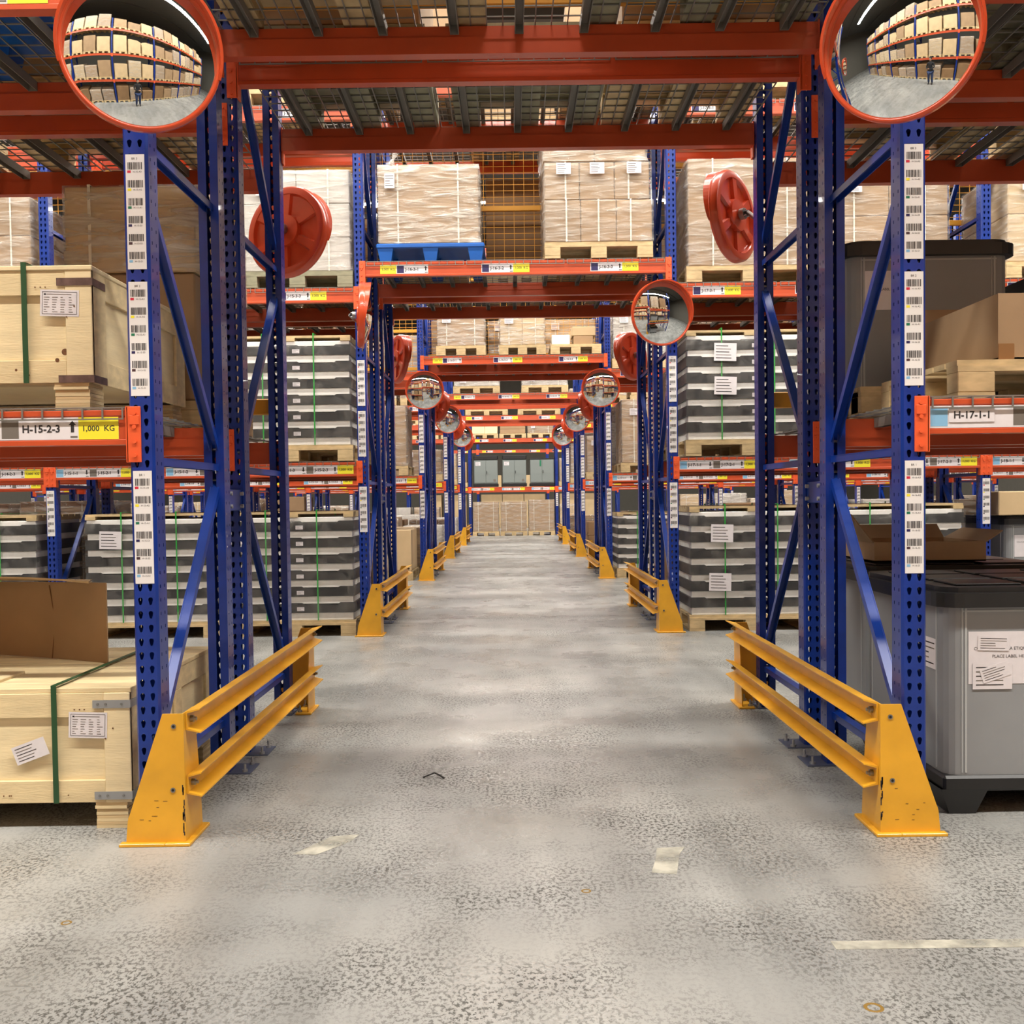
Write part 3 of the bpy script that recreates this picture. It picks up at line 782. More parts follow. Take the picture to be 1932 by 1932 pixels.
for k, lt, y0, back, ns in RACKS:
    rn = rackname(k); last = lt == 'R'
    for i in [j for j in range(-ns-1, ns+2) if j]:
        labs = []
        if not back:
            if abs(i) == 1 and not last:
                num = '15' if i < 0 else '16'
                labs = [('BR 3'+(f'{lt}-{num}' if k < 3 else ''), 2.485), ('BR 2'+(f'{lt}-{num}' if k < 3 else ''), 2.03), ('BR 1'+(f'{lt}-{num}' if k < 3 else ''), 1.349)]
            else: labs = [('BR 1', 1.349)]
        make_frame(postx(i), y0, back, rn, sidename(i), labs, FH if k < 6 else 3.9)
    lvs = (1, 2, 3) if k in (2, 3, 4) else (1, 2)
    for b in range(-ns, ns+1):
        bx = 0 if b == 0 else (postx(b)+postx(b+(1 if b > 0 else -1)))/2
        L = (BL if b else 2.8-PW)-.006
        for lv in lvs:
            if b == 0 and lv == 1 and not last: continue
            z = zlev(b, lv, lt); nm = f'{SHELF[lv]}, {bayname(b)}, {rn}'
            make_beam(bx, y0, z, L, True, (f'orange front beam labelled {lt}-{16+b}, {nm}' if not back else f'orange front beam, {nm}'), lt if (not back and k < 9 or last) else None, b, lv if lv < 3 else 2)
            make_beam(bx, y0+1.0, z, L, False, f'orange rear beam, {nm}')
            if k < 5 or (k < 7 and b == 0):
                for p, dx in ((0, -.91 if b else -.9), (1, 0), (2, .91 if b else .9)):
                    if lv == 3 and k > 3: continue
                    make_deck(bx+dx, y0, z, f'wire deck {("left", "middle", "right")[p]}, {nm}')
    if not back and not last:      # row spacers tying the back-to-back frames together
        for i in (-1, 1):
            o = obj('row_spacer', cached('row_spacer', lambda m: (m.box(-.03, .03, 1.001, 1.249, -.05, .05, 'blue_brace', .003), [m.cyl((sx*.03, yy, zz), (sx*.045, yy, zz), .01, 'zinc', 6) for sx in (-1, 1) for yy in (1.03, 1.22) for zz in (-.03, .03)])), None, (postx(i), y0, 1.24))
            tag(o, f'blue spacer bolted between back to back frames, {"left" if i < 0 else "right"} side of aisle, {rn}', 'rack part', 'row spacers')
# farthest cross rack glimpsed behind
for b in (-1, 0, 1):
    BX = {-1: -2.81, 0: 0, 1: 2.81}; CL = (BL if b else 2.71)-.006
    make_beam(BX[b], 41, 3.14, CL, True, f'orange beam {("left", "middle", "right")[b+1]} on the farthest rack at the end of the hall', 'T', b, 2)
    make_beam(BX[b], 42, 1.57, CL, False, f'orange rear low beam {("left", "middle", "right")[b+1]} on the farthest rack at the end of the hall')
    make_beam(BX[b], 41, 1.57, CL, True, f'orange low beam {("left", "middle", "right")[b+1]} on the farthest rack at the end of the hall')
for i in (-2, -1, 1, 2): make_frame(postx(i), 41, False, 'farthest rack', sidename(i), [], 3.9)
# yellow back mesh and stop bars
for k in (0, 2, 4):
    _, lt, y0, _, ns = RACKS[k]
    for b in range(-ns, ns+1):
        bx = 0 if b == 0 else (postx(b)+postx(b+(1 if b > 0 else -1)))/2
        make_smesh(bx, y0+1.03, (3.5 if b == 0 else 3.3), 2.80, 1.2, f'yellow mesh panel behind the goods, {bayname(b)}, {rackname(k)}')
for b in (-1, 1):
    bx = (postx(b)+postx(2*b))/2
    o = obj('stop_bar', cached('stop_bar', lambda m: m.box(-1.36, 1.36, -.03, .03, -.045, .045, 'mesh_yellow', .005)), None, (bx, 5.99, 1.78))
    tag(o, f'yellow pallet stop bar behind the lowest shelf, {bayname(b)}', 'rack part')

# guards, mirrors
for ri, (lt, y) in enumerate(ROWS[:5]):
    for s in (-1, 1):
        guard(y-.07, y+2.35, s, f'yellow steel guard rail on the {"left" if s < 0 else "right"} of the aisle at the {ORD[ri]} rack row')
MF = {'H': (20, -4, -33, -7), 'J': (99, -2, 14, -6), 'L': (6, -5, -6, -5), 'N': (24, -5, -24, -5), 'P': (16, -5, -16, -5)}
MBK = {'H': (158, -5, -128, -4), 'J': (118, -4, -132, -4), 'L': (135, -4, -135, -4), 'N': (140, -4, -140, -4), 'P': (140, -4, -140, -4)}
for ri, (lt, y) in enumerate(ROWS[:5]):
    a = MF[lt]; b = MBK[lt]
    for s, yw, el in ((-1, a[0], a[1]), (1, a[2], a[3])):
        mx = (-1.275 if lt == 'H' else -1.32) if s < 0 else (1.254 if lt == 'H' else 1.27)
        mirror(mx, y-(.34 if (lt, s) == ('J', -1) else .27), 2.735 if lt == 'H' else 2.82, yw, el, (s*1.4, y-.035, 2.8), f'round convex mirror facing the camera side, {"left" if s < 0 else "right"} post of the {ORD[ri]} rack row', .9 if lt == 'H' else .97)
    for s, yw, el in ((-1, b[0], b[1]), (1, b[2], b[3])):
        mirror(-1.40 if s < 0 and lt == 'H' else s*(1.3 if lt == 'H' else 1.33), y+2.25+.35, ((2.87 if s < 0 else 2.93) if lt == 'H' else 2.84), yw, el, (s*1.4, y+2.285, 2.82), f'convex mirror seen from behind, orange shell, far {"left" if s < 0 else "right"} post of the {ORD[ri]} rack row')

# ================================================================== goods, nearest rack row
crate(-3.5, -1.62, 3.85, 1.08, 1.686, .436, 'pale plywood crate with green strap on the lowest shelf, left foreground', -1.87, -1.74, 'tape', False, .13, .1)
crate(-3.3, -1.515, 3.85, 1.08, .1, .435, 'pale plywood crate with metal corner brackets on the floor, left foreground', -1.80, -1.675, 'metal', True, .12, .1)
lbl = [o for o in bpy.data.objects if o.name.startswith('plywood_crate')][-1]
sticker(lbl, -.38, -.003, .2, .13, .07, 4, R(-20), 'delivery_note')
# curled open carton standing on the floor crate
o = thing('open_carton', 'brown open carton with curled flap lying on the floor crate, left foreground', 'carton', (-2.4, 4.42, .537))
m = MB()
n = 14; vs = []
for i in range(n+1):
    t = i/n; x = -.55 + 1.12*t; y = .42 - .40*t**1.6
    for z in (0, .33 + .02*t): vs.append((x, y, z)); vs.append((x, y+.012, z))
fs = []
for i in range(n):
    a = i*4; b = a+4; fs += [(a, b, b+2, a+2), (a+1, a+3, b+3, b+1), (a+2, b+2, b+3, a+3)]
fs.append((n*4, n*4+1, n*4+3, n*4+2)); m.add(vs, fs, 'card', False); obj('carton_wall', m, o)
m = MB(); m.box(-.56, -.54, -.02, .43, 0, .33, 'card_in'); obj('end_wall', m, o)
m = MB(); vs = []
for i in range(n+1):
    t = i/n; x = -.56 + 1.06*t; yb = .43-.38*t**1.6
    vs += [(x, yb, .335+.02*t), (x, yb-.24+.2*t, .345+.03*math.sin(t*3)-.02*(1-t)), (x, yb, .343+.02*t), (x, yb-.24+.2*t, .353+.03*math.sin(t*3)-.02*(1-t))]
m.add(vs, [f for i in range(n) for f in ((i*4, i*4+4, i*4+5, i*4+1), (i*4+2, i*4+3, i*4+7, i*4+6), (i*4+1, i*4+5, i*4+7, i*4+3))], 'card_light'); obj('top_flap', m, o)
m = MB()
for t in (.42, .72):
    x = -.55+1.12*t; y = .42-.40*t**1.6-.003; m.bar((x, y, 0), (x+.02, y, .17), .005, .003, 'card_in'); m.bar((x+.02, y, .17), (x-.005, y, .33), .005, .003, 'card_in')
obj('crease', m, o)

# left bay, second rack: tall wrapped load beyond the crate
pallet(-1.9, 5.02, 1.585, .68, .95, 'wooden pallet under the tall wrapped load, left of the aisle, second rack', 'pallet')
carton_load(-1.9, 5.03, 1.731, .62, .9, .62, 'plain brown carton under wrapped cartons beyond the left crate, second rack', 1, 1, None, 0, 'card', 0)
carton_load(-1.9, 5.02, 2.353, .64, .94, .42, 'film wrapped cartons stacked on the plain carton, left bay, second rack', 2, 1, 'film_heavy', 1, 'card_light', 0, 2)
# right foreground
container(2.10, 3.85, 0, 1.1, .95, .87, 'grey plastic pallet container with paper labels on the floor, right foreground')
cont = [q for q in bpy.data.objects if q.name.startswith('pallet_container')][-1]
sticker(cont, -.335, .031, .655, .12, .055, 2, R(2), 'delivery_note'); sticker(cont, -.34, .0305, .53, .15, .1, 3, 0, 'delivery_note'); sticker(cont, -.33, .029, .545, .11, .055, 1, R(-18), 'delivery_note'); sticker(cont, -.1, .031, .5, .1, .05, 4, R(-12), 'delivery_note')
pp = sticker(cont, -.5165, .2, .6, .15, .12, 2, 0); pp.rotation_euler = (0, 0, R(-90))
container(2.15, 5.0, 0, 1.0, .95, .87, 'grey plastic pallet container behind the labelled one, second rack, right floor', 0, False)
cont = [q for q in bpy.data.objects if q.name.startswith('pallet_container')][-1]
text('P', .05, cont, (-.467, .52, .46), (R(90), 0, R(-90))); text('B/', .09, cont, (-.467, .56, .3), (R(90), 0, R(-90)), bold=.001)
def open_box(x, y, z, w, d, h, label, cm='card', flaps=(1, 1, 1, 1), name='open_carton', rot=0):
    o = thing(name, label, 'carton', (x, y, z), (0, 0, rot))
    m = MB(); t = .008
    m.box(-w/2, w/2, 0, t, 0, h, cm); m.box(-w/2, w/2, d-t, d, 0, h, cm); m.box(-w/2, -w/2+t, t, d-t, 0, h, cm); m.box(w/2-t, w/2, t, d-t, 0, h, cm); m.box(-w/2, w/2, 0, d, 0, t, 'card_in')
    obj('carton_body', m, o)
    fl = min(w, d)*.42
    spec = [((-w/2, 0, h), (w/2, 0, h), (0, -.7, .7)), ((w/2, d, h), (-w/2, d, h), (0, .5, .85)), ((-w/2, d, h), (-w/2, 0, h), (-.6, 0, .8)), ((w/2, 0, h), (w/2, d, h), (.85, 0, .5))]
    for q, (a, b, dr) in zip(flaps, spec):
        if not q: continue
        a = Vector(a); b = Vector(b); dv = Vector(dr).normalized()*fl*q; nrm = (b-a).cross(dv).normalized()*.006; e = (b-a)*.04
        m = MB(); vs = [a, b, b+dv-e, a+dv+e]; vs = vs + [v+nrm for v in vs]
        m.add(vs, [(0, 1, 2, 3), (7, 6, 5, 4), (0, 4, 5, 1), (1, 5, 6, 2), (2, 6, 7, 3), (3, 7, 4, 0)], cm); obj('flap', m, o)
    return o
open_box(2.03, 5.12, .885, .56, .5, .1, 'dark brown carton with open flaps on the grey container lid behind the right post', 'card', (0, .4, .85, .5))
pallet(2.22, 3.86, 1.585, 1.2, .8, 'wooden pallet on the lowest shelf under the open carton, right foreground')
o = open_box(2.29, 3.9, 1.732, 1.0, .75, .25, 'open brown carton with white sticker on the lowest shelf, right foreground', 'card', (0, .3, 0, 0))
sticker(o, -.33, -.003, .175, .085, .06, 3)
obj('tape', cached('tapes', lambda m: (m.box(-.5, -.44, -.003, 0, 0, .06, 'tape'), m.box(-.25, -.19, -.003, 0, .0, .06, 'tape'), m.box(-.21, -.15, -.003, 0, .13, .25, 'tape'))), o)
container(2.0, 5.02, 1.585, .86, .92, .88, 'dark grey plastic container on the lowest shelf, second rack, right of the aisle', 1, False)
cont = [q for q in bpy.data.objects if q.name.startswith('pallet_container')][-1]
p = obj('paper_label', cached(('a4b', 0), lambda m: m.box(-.13, .13, 0, .001, -.095, .095, 'paper')), cont, (-.19, .034, .64))
text('PLACE LABEL HERE', .012, p, (-.1, -.0008, 0)); text('B2B', .012, p, (-.1, -.0008, -.06))
container(2.95, 5.05, 1.585, .86, .9, .72, 'second dark plastic container beside the grey one on the lowest shelf, right', 2, False)
pallet(1.78, 4.78, 1.585, .42, .18, 'small stack of pallet boards behind the right post on the lowest shelf', 'pallet')
o = tag(obj('blue_tag', cached('blue_tag', lambda m: (m.box(0, .12, 0, .002, -.085, 0, 'tag_blue', .0008), m.box(.01, .11, -.0006, 0, -.02, -.014, 'lab_navy'), m.box(.01, .11, -.0006, 0, -.07, -.064, 'lab_navy'))), None, (1.805+.0, 3.70, 1.487)), 'blue tag hanging on the right foreground beam', 'sign')

# goods on the shelves above: pallets seen from below through the wire decks
PAL = {}
def upper(k, b, lv, items):
    _, lt, y0, back, ns = RACKS[k]; bx = 0 if b == 0 else (postx(b)+postx(b+(1 if b > 0 else -1)))/2; z = zlev(b, lv, lt)+.015
    for (px, w, h, kind, nx, nz, film, cm) in items:
        pos = 'left' if px < -.3 else 'right' if px > .3 else 'middle'
        nm = f'{pos} place, {SHELF[lv]}, {bayname(b)}, {rackname(k)}' if b else f'{pos} place over the centre aisle, {SHELF[lv]}, {rackname(k)}'
        d = .98
        if kind == 'blue': tag(obj('plastic_pallet', cached(('plastic_pallet', w, d), plastic_pallet_fn(w, d)), None, (bx+px, y0+.01, z)), 'blue plastic pallet, '+nm, 'pallet', 'blue plastic pallets'); ph = .152
        else: pallet(bx+px, y0+.01, z, w, d, 'wooden pallet, '+nm, kind); ph = .146
        if h:
            de = {'card': 'brown', 'card_dark': 'dark brown', 'card_light': 'pale', 'sack': 'white paper', 'board_white': 'white', 'ply': 'pale wooden'}[cm]
            carton_load(bx+px, y0+.03, z+ph, w-.04, d-.06, h, f'{"wrapped " if film else ""}{de} goods, {nm}', nx, nz, film, 2 if film else 0, cm, 1 if film else 0, int(px*10)+k+7)
upper(0, -1, 2, [(.5, 1.0, 1.3, 'blue', 2, 3, 'film', 'card'), (-.65, 1.1, 1.25, 'pallet', 2, 2, 'film', 'card_dark')])  # loads of this rack row made taller, out of view, to shade the posts
upper(0, 1, 2, [(-.6, 1.1, 1.3, 'pallet_grey', 2, 2, None, 'card_dark'), (.7, .9, 1.2, 'pallet', 2, 1, 'film', 'card')])
upper(0, 0, 2, [(-.72, 1.15, 1.1, 'pallet', 2, 2, 'film', 'card_dark'), (.8, 1.0, 1.2, 'pallet_grey', 2, 2, 'film', 'card')])
upper(1, -1, 2, [(-.6, .95, 1.3, 'pallet', 2, 2, None, 'card_light'), (.6, .95, 1.2, 'pallet', 2, 2, 'film', 'card')])
upper(1, 1, 2, [(-.75, .9, 1.3, 'pallet', 2, 1, 'film', 'card'), (.35, .9, 1.2, 'pallet', 2, 2, None, 'card_dark')])
upper(1, 0, 2, [(-.85, .8, 1.2, 'pallet_grey', 1, 1, None, 'card'), (.05, .8, .0, 'pallet_grey', 1, 1, None, 'card'), (.88, .8, 1.1, 'pallet', 1, 1, None, 'card')])


# second row (third and fourth racks)
y0 = 9.24
tag(obj('plastic_pallet', cached(('plastic_pallet', .97, .98), plastic_pallet_fn(.97, .98)), None, (-.76, y0+.0, 3.37)), 'bright blue plastic pallet over the centre aisle, third rack from the camera', 'pallet', 'blue plastic pallets')
big = carton_load(-.775, y0+.02, 3.522, .9, .92, .70, 'large film wrapped carton load on the blue plastic pallet over the aisle', 1, 1, 'film_heavy', 2, 'card', 0, 1)
sticker(big, -.34, -.035, .55, .09, .13, 2)
obj('film_tuft', cached('film_tuft', lambda m: (m.cyl((0, 0, 0), (.02, 0, .06), .04, 'film_heavy', 8, .012), m.cyl((.02, 0, .06), (.04, .01, .11), .012, 'film_heavy', 8, .03))), big, (-.33, .02, .70))
pallet(.75, y0+.0, 3.37, .97, .98, 'wooden pallet under the tall wrapped cartons over the aisle, third rack')
carton_load(.75, y0+.01, 3.516, .96, .94, .37, 'lower tier of wrapped cartons over the aisle, right place, third rack', 3, 1, 'film', 3, 'card', 0, 2, lab_spots=[])
carton_load(.74, y0+.02, 3.892, .94, .92, .33, 'middle tier of wrapped cartons with three white labels over the aisle', 3, 1, 'film', 2, 'card', 0, 3, lab_spots=[(-.3, .27), (0, .27), (.33, .27)])
carton_load(.72, y0+.02, 4.229, .92, .9, .3, 'top tier of wrapped cartons over the aisle, right place, third rack', 2, 1, 'film_heavy', 0, 'card', 0, 4, lab_spots=[])
# side bays of second row
def trays_at(k, b, lv, px, w=1.12, n=6, papers=((-.25, .74),), seed=1, lid=True):
    _, lt, y0, back, ns = RACKS[k]; bx = (postx(b)+postx(b+(1 if b > 0 else -1)))/2
    z = LV[lv]+.015 if lv else 0
    pos = 'left' if px < -.3 else 'right' if px > .3 else 'middle'
    nm = f'{pos} place, {SHELF[lv] if lv else "on the floor"}, {bayname(b)}, {rackname(k)}'
    pallet(bx+px, y0+.0, z, w, .98, 'wooden pallet, '+nm)
    tray_stack(bx+px, y0+.01, z+.146, w-.02, .96, n, 'striped tray stack, '+nm, lid, seed, papers=papers)
trays_at(2, -1, 1, .765, 1.12, 6, (), 1); trays_at(2, -1, 1, -.6, 1.12, 6, (), 2)
trays_at(2, -1, 0, .765, 1.12, 6, ((-.5, .72),), 3); trays_at(2, -1, 0, -.52, 1.2, 6, ((-.35, .75),), 4); trays_at(2, -2, 0, .72, 1.12, 6, (), 5)
trays_at(2, 1, 1, -.72, 1.15, 6, ((-.22, .78), (-.22, .48)), 6); trays_at(2, 1, 1, .6, 1.12, 6, (), 7)
trays_at(2, 1, 0, -.7, 1.15, 6, ((-.28, .74), (-.3, .3)), 8); trays_at(2, 1, 0, .62, 1.2, 6, (), 9)
container(4.95, 9.3, 0, 1.1, .95, 1.0, 'pale grey plastic container with white note on the floor, second bay right', 3)
o = carton_load(4.55, 9.28, 1.01, .4, .4, .22, 'small brown carton standing on the pale grey container, second bay right', 1, 1, None, 0, 'card_light', 0)
upper(2, -1, 2, [(.85, 1.0, .9, 'pallet_grey', 2, 3, 'film', 'sack'), (-.4, .9, .75, 'pallet', 2, 2, 'film', 'card')])
upper(2, -2, 2, [(.85, .9, .7, 'pallet', 2, 2, 'film', 'card'), (-.4, .9, .7, 'pallet', 2, 2, None, 'card_light')])
upper(2, 1, 2, [(-.7, 1.15, .95, 'pallet', 1, 1, 'film', 'card'), (.55, 1.1, .85, 'pallet', 2, 2, 'film', 'card')])
upper(2, 2, 2, [(-.75, .95, .85, 'pallet', 2, 2, 'film', 'card_light'), (.5, .95, .7, 'pallet', 2, 2, 'film', 'card')])
upper(2, 0, 3, [(-.8, .9, .5, 'pallet', 2, 2, None, 'card'), (.9, .9, .5, 'pallet', 2, 2, None, 'card')])
upper(2, -1, 3, [(-.8, .9, .5, 'pallet', 2, 2, None, 'card'), (.4, .9, .5, 'pallet', 2, 2, None, 'card')])
upper(2, 1, 3, [(-.6, .9, .5, 'pallet', 2, 2, None, 'card'), (.6, .9, .5, 'pallet', 2, 2, None, 'card')])
upper(3, 0, 2, [(-.9, .85, .6, 'pallet', 2, 2, 'film', 'card'), (.0, .62, .95, 'pallet', 1, 2, None, 'card_dark'), (.85, .85, .65, 'pallet', 2, 2, None, 'card_light')])
for b in (-1, 1):
    upper(3, b, 2, [(-.85, .85, .7, 'pallet', 2, 2, None, 'card_light'), (.1, .8, .6, 'pallet', 1, 2, 'film', 'card'), (1.0, .7, .8, 'pallet', 1, 2, None, 'card_light')])
    upper(3, b, 1, [(-.85, .85, .8, 'pallet', 2, 2, 'film', 'card'), (.1, .8, .7, 'pallet', 1, 2, None, 'card_dark'), (1.0, .7, .8, 'pallet', 1, 2, None, 'card')])
upper(3, 0, 3, [(0, .9, .5, 'pallet', 2, 2, None, 'card_light')])

# generic fill for the rest
GK = 0
def ground(k, b, items):
    _, lt, y0, back, ns = RACKS[k]; bx = 0 if b == 0 else (postx(b)+postx(b+(1 if b > 0 else -1)))/2
    for (px, w, h, nx, nz, film, cm) in items:
        pos = 'left' if px < -.3 else 'right' if px > .3 else 'middle'
        nm = f'{pos} place on the floor, {bayname(b)}, {rackname(k)}'
        pallet(bx+px, y0+.01, 0, w, .98, 'wooden pallet, '+nm)
        de = {'card': 'brown', 'card_dark': 'dark brown', 'card_light': 'pale', 'sack': 'white paper', 'board_white': 'white', 'ply': 'pale wooden'}[cm]
        carton_load(bx+px, y0+.03, .146, w-.04, .92, h, f'{"wrapped " if film else ""}{de} goods, {nm}', nx, nz, film, 2 if film else 0, cm, 0, k+int(px*10)+5)
rg = random.Random(11)
def rnd_items(hmax, places=(-.92, 0, .92), wood=True):
    out = []
    for p in places:
        if rg.random() < .12: continue
        out.append((p, .84, round(rg.uniform(.45, hmax), 2), 'pallet' if wood else 'pallet', rg.choice((1, 2)), rg.choice((1, 2, 3)), rg.choice(('film', 'film', None, 'film_heavy')), rg.choice(('card', 'card', 'card_dark', 'card_light', 'sack'))))
    return out
def gr(items): return [(a, w, min(h, 1.1), nx, nz, f, c) for a, w, h, _, nx, nz, f, c in items]
# back rack of the second row on the floor: dark brown wrapped
ground(3, -1, [(.85, .95, .95, 1, 1, 'film_dark', 'card_dark'), (-.2, .9, .75, 2, 2, None, 'card_dark')])
ground(3, 1, [(-.85, .84, .8, 1, 1, 'film_dark', 'card_dark'), (.2, .9, .6, 2, 2, 'film', 'card')])
# third row, over the aisle
upper(4, 0, 2, [(-.79, .74, .48, 'pallet', 1, 1, 'film_heavy', 'card'), (.13, .7, .45, 'pallet', 2, 1, 'film_heavy', 'card_light'), (.93, .76, 0, 'pallet', 1, 1, None, 'card')])
for dx, dz, w, h, mm, lb in ((-.22, 0, .28, .15, 'board_white', 'white small box on the pallet'), (.12, 0, .3, .13, 'card', 'small brown carton on the pallet'), (.13, .132, .36, .14, 'card_light', 'long pale carton on top of the small boxes')):
    carton_load(.93+dx, 15.5, 3.37+.148+dz+.002, w, .4, h, lb+' over the aisle, fifth rack', 1, 1, None, 0, mm, 0)
trays_at(4, 1, 0, -.75, 1.1, 5, (), 2)
ground(4, 1, [(.6, .9, .6, 1, 1, None, 'card_dark')]); 
upper(4, 1, 1, [(-.75, .95, .95, 'pallet', 1, 1, 'film', 'card'), (.5, .8, .8, 'pallet', 2, 2, None, 'card_dark')])
upper(4, -1, 1, [(.75, .9, .9, 'pallet', 1, 1, 'film', 'card'), (-.4, .8, .7, 'pallet', 2, 2, 'film', 'card')])
ground(4, -1, [(.85, .8, .62, 2, 1, None, 'card_light'), (-.1, .85, .8, 1, 2, 'film', 'card')])
upper(5, 0, 2, rnd_items(.7))
for b in (-1, 1, -2, 2):
    upper(4, b, 2, rnd_items(.9)) if abs(b) < 2 or 1 else None
for b in (-2, 2): upper(4, b, 1, rnd_items(.95)); ground(4, b, gr(rnd_items(.6)))
for b in (-1, 1): ground(5, b, gr(rnd_items(.75))); upper(5, b, 1, rnd_items(1.0)); upper(5, b, 2, rnd_items(.8))
# fourth row
upper(6, 0, 2, [(-.75, .95, .14, 'pallet', 1, 1, 'film_heavy', 'sack'), (.65, .95, .16, 'pallet', 1, 1, 'film_heavy', 'sack')])
for b in (-1, 1): upper(6, b, 1, rnd_items(.9)); upper(6, b, 2, rnd_items(.9)); ground(6, b, gr(rnd_items(.75))); ground(7, b, gr(rnd_items(.75))); upper(7, b, 1, rnd_items(.9))
# fifth row
upper(8, 0, 2, [(-.68, 1.1, .14, 'pallet', 1, 1, None, 'ply'), (.68, 1.1, .14, 'pallet', 1, 1, None, 'ply')])
for b in (-1, 1): upper(8, b, 1, rnd_items(.9)); upper(8, b, 2, rnd_items(.8)); ground(8, b, gr(rnd_items(.7))); ground(9, b, gr(rnd_items(.7)))
# end rack across the aisle
ground(10, 0, [(-.9, .86, .95, 1, 1, 'film', 'card'), (.0, .86, .95, 1, 1, 'film', 'card'), (.9, .86, 1.0, 1, 1, 'film', 'card')])
def cabinet(x, y, z, label, k):
    o = thing('steel_cabinet', label, 'cabinet', (x, y, z), group='grey steel cabinets at the end of the aisle')
    box_part('cabinet_base', o, -.4, .4, .0, .7, 0, .1, 'black', .01); box_part('cabinet_body', o, -.38, .38, .02, .7, .1, .86, 'cabinet', .01)
    for s in (-1, 1):
        d = obj('door', cached('cab_door', lambda m: m.box(-.18, .18, -.012, 0, .01, .72, 'cabinet', .004)), o, (s*.186, .02, .12))
    obj('handle', cached('cab_handle', lambda m: m.box(-.008, .008, -.02, 0, 0, .09, 'black')), o, (.03, .0, .42))
    if k < 2: sticker(o, -.25, .005, .74, .16, .12, k+1); obj('badge', cached('cab_badge', lambda m: m.box(-.04, .04, -.002, 0, -.04, .04, 'lab_grey')), o, (.28, .006, .2))
    else: obj('green_stripe', cached('cab_stripe', lambda m: m.box(-.025, .025, -.002, 0, -.2, 0, 'lab_green')), o, (-.05, .006, .84))
    box_part('cap', o, -.39, .39, .0, .7, .86, 1.0 if k < 2 else .9, 'plastic_black', .02)
for k, x in enumerate((-.88, .04, .93)): cabinet(x, 33.02, 1.585, f'grey double door steel cabinet at the end of the aisle, {("left", "middle", "right")[k]} one', k)
upper(10, 0, 2, [(-.9, .86, .28, 'pallet', 2, 1, None, 'ply'), (.0, .86, .28, 'pallet', 1, 2, None, 'card'), (.9, .86, .26, 'pallet', 1, 1, 'film', 'card')])
for b in (-1, 1): upper(10, b, 1, rnd_items(.85)); ground(10, b, gr(rnd_items(.9))); upper(10, b, 2, rnd_items(.6))
FX = [-3.3, -2.3, -.86, 0, .86, 2.3, 3.3]
for j in range(7):
    box = carton_load(FX[j], 41.002, 1.571, .8, .99, .62 if j % 2 else .55, f'orange brown carton on the farthest rack, place {ORD[j]} from the left', 1, 1, None, 0, 'card_light', 0)
for j in range(7):
    carton_load(FX[j], 41.1, 0, .84, .8, 1.36, f'tall brown carton on the floor of the farthest rack, {ORD[j]} from the left', 1, 1, None, 0, 'card_light', 0)

# pieces lying over the second row floor stacks
for x, w, lb in ((-2.15, .62, 'left'), ): pass

# floor details
m = MB(); m.box(.8, 2.4, 2.735, 2.785, 0, .0012, 'scuff'); o = obj('floor_line', m); tag(o, 'faded white painted line on the floor, lower right', 'floor marking')
def scuff(x, y, pts, lb):
    m = MB(); m.prism([(a, b) for a, b in pts], 2, 0, .001, 'scuff'); o = obj('paint_scuff', m, None, (x, y, 0)); tag(o, lb, 'floor marking')
scuff(.40, 3.42, [(-.02, -.1), (.06, -.12), (.1, .07), (.13, .14), (.03, .13), (.01, .02)], 'pale paint scuff on the floor right of centre')
scuff(-.76, 3.62, [(-.08, -.08), (.0, -.09), (.1, .04), (.12, .12), (.02, .1)], 'pale paint scuff on the floor left of centre')
for x, y, s in ((.79, 2.42, 'brown ring stain on the floor near the bottom edge'), (-1.39, 2.98, 'small brown ring stain on the floor at the left'), (.155, 3.17, 'tiny ring stain on the floor near the centre')):
    m = MB(); rr_ = .024 if '.79' in str(x) or x > .5 else .016
    m.lathe([(rr_*.62, .0002), (rr_*.7, .0012), (rr_*.95, .0012), (rr_, .0002)], 'rust', 20); o = obj('ring_stain', m, None, (x, y, 0)); tag(o, s, 'floor stain')
m = MB(); pts = [(-.05, 0, .004), (-.02, .01, .012), (0, .012, .02), (.025, .0, .012), (.045, -.02, .004)]
for a, b in zip(pts, pts[1:]): m.bar(a, b, .008, .004, 'black')
o = obj('plastic_scrap', m, None, (-.42, 4.49, 0)); tag(o, 'small dark scrap of strapping lying on the floor in the aisle', 'scrap')

# ================================================================== rack behind the camera (seen in the mirrors)
BY = -1.0
for i in (-4, -3, -2, -1, 1, 2, 3, 4):
    make_frame(postx(i), BY-1.0, False, 'rack behind the camera', sidename(i), [], 5.6)
for b in (-3, -2, -1, 0, 1, 2, 3):
    bx = 0 if b == 0 else (postx(b)+postx(b+(1 if b > 0 else -1)))/2
    for lv in (1, 2, 3):
        make_beam(bx, BY, LV[lv], (BL if b else 2.71)-.006, False, f'orange beam facing the aisle, {SHELF[lv]}, {bayname(b)}, rack behind the camera')
        for px in (-.9, 0, .9):
            pos = 'left' if px < -.3 else 'right' if px > .3 else 'middle'
            nm = f'{pos} place, {SHELF[lv]}, {bayname(b)}, behind the camera'
            pallet(bx+px, BY-.98, LV[lv]+.015, .84, .96, 'wooden pallet, '+nm)
            carton_load(bx+px, BY-.96, LV[lv]+.162, .8, .92, round(rg.uniform(.5, 1.1), 2), 'brown goods, '+nm, 1, 1, rg.choice(('film', None)), 0, rg.choice(('card', 'card_light')), 0, 2)
    for px in (-.9, 0, .9):
        pos = 'left' if px < -.3 else 'right' if px > .3 else 'middle'
        nm = f'{pos} place on the floor, {bayname(b)}, behind the camera'
        pallet(bx+px, BY-.98, 0, .84, .96, 'wooden pallet, '+nm)
        carton_load(bx+px, BY-.96, .147, .8, .92, round(rg.uniform(.6, 1.1), 2), 'brown goods, '+nm, 1, 1, rg.choice(('film', None)), 0, rg.choice(('card', 'card_dark')), 0, 2)

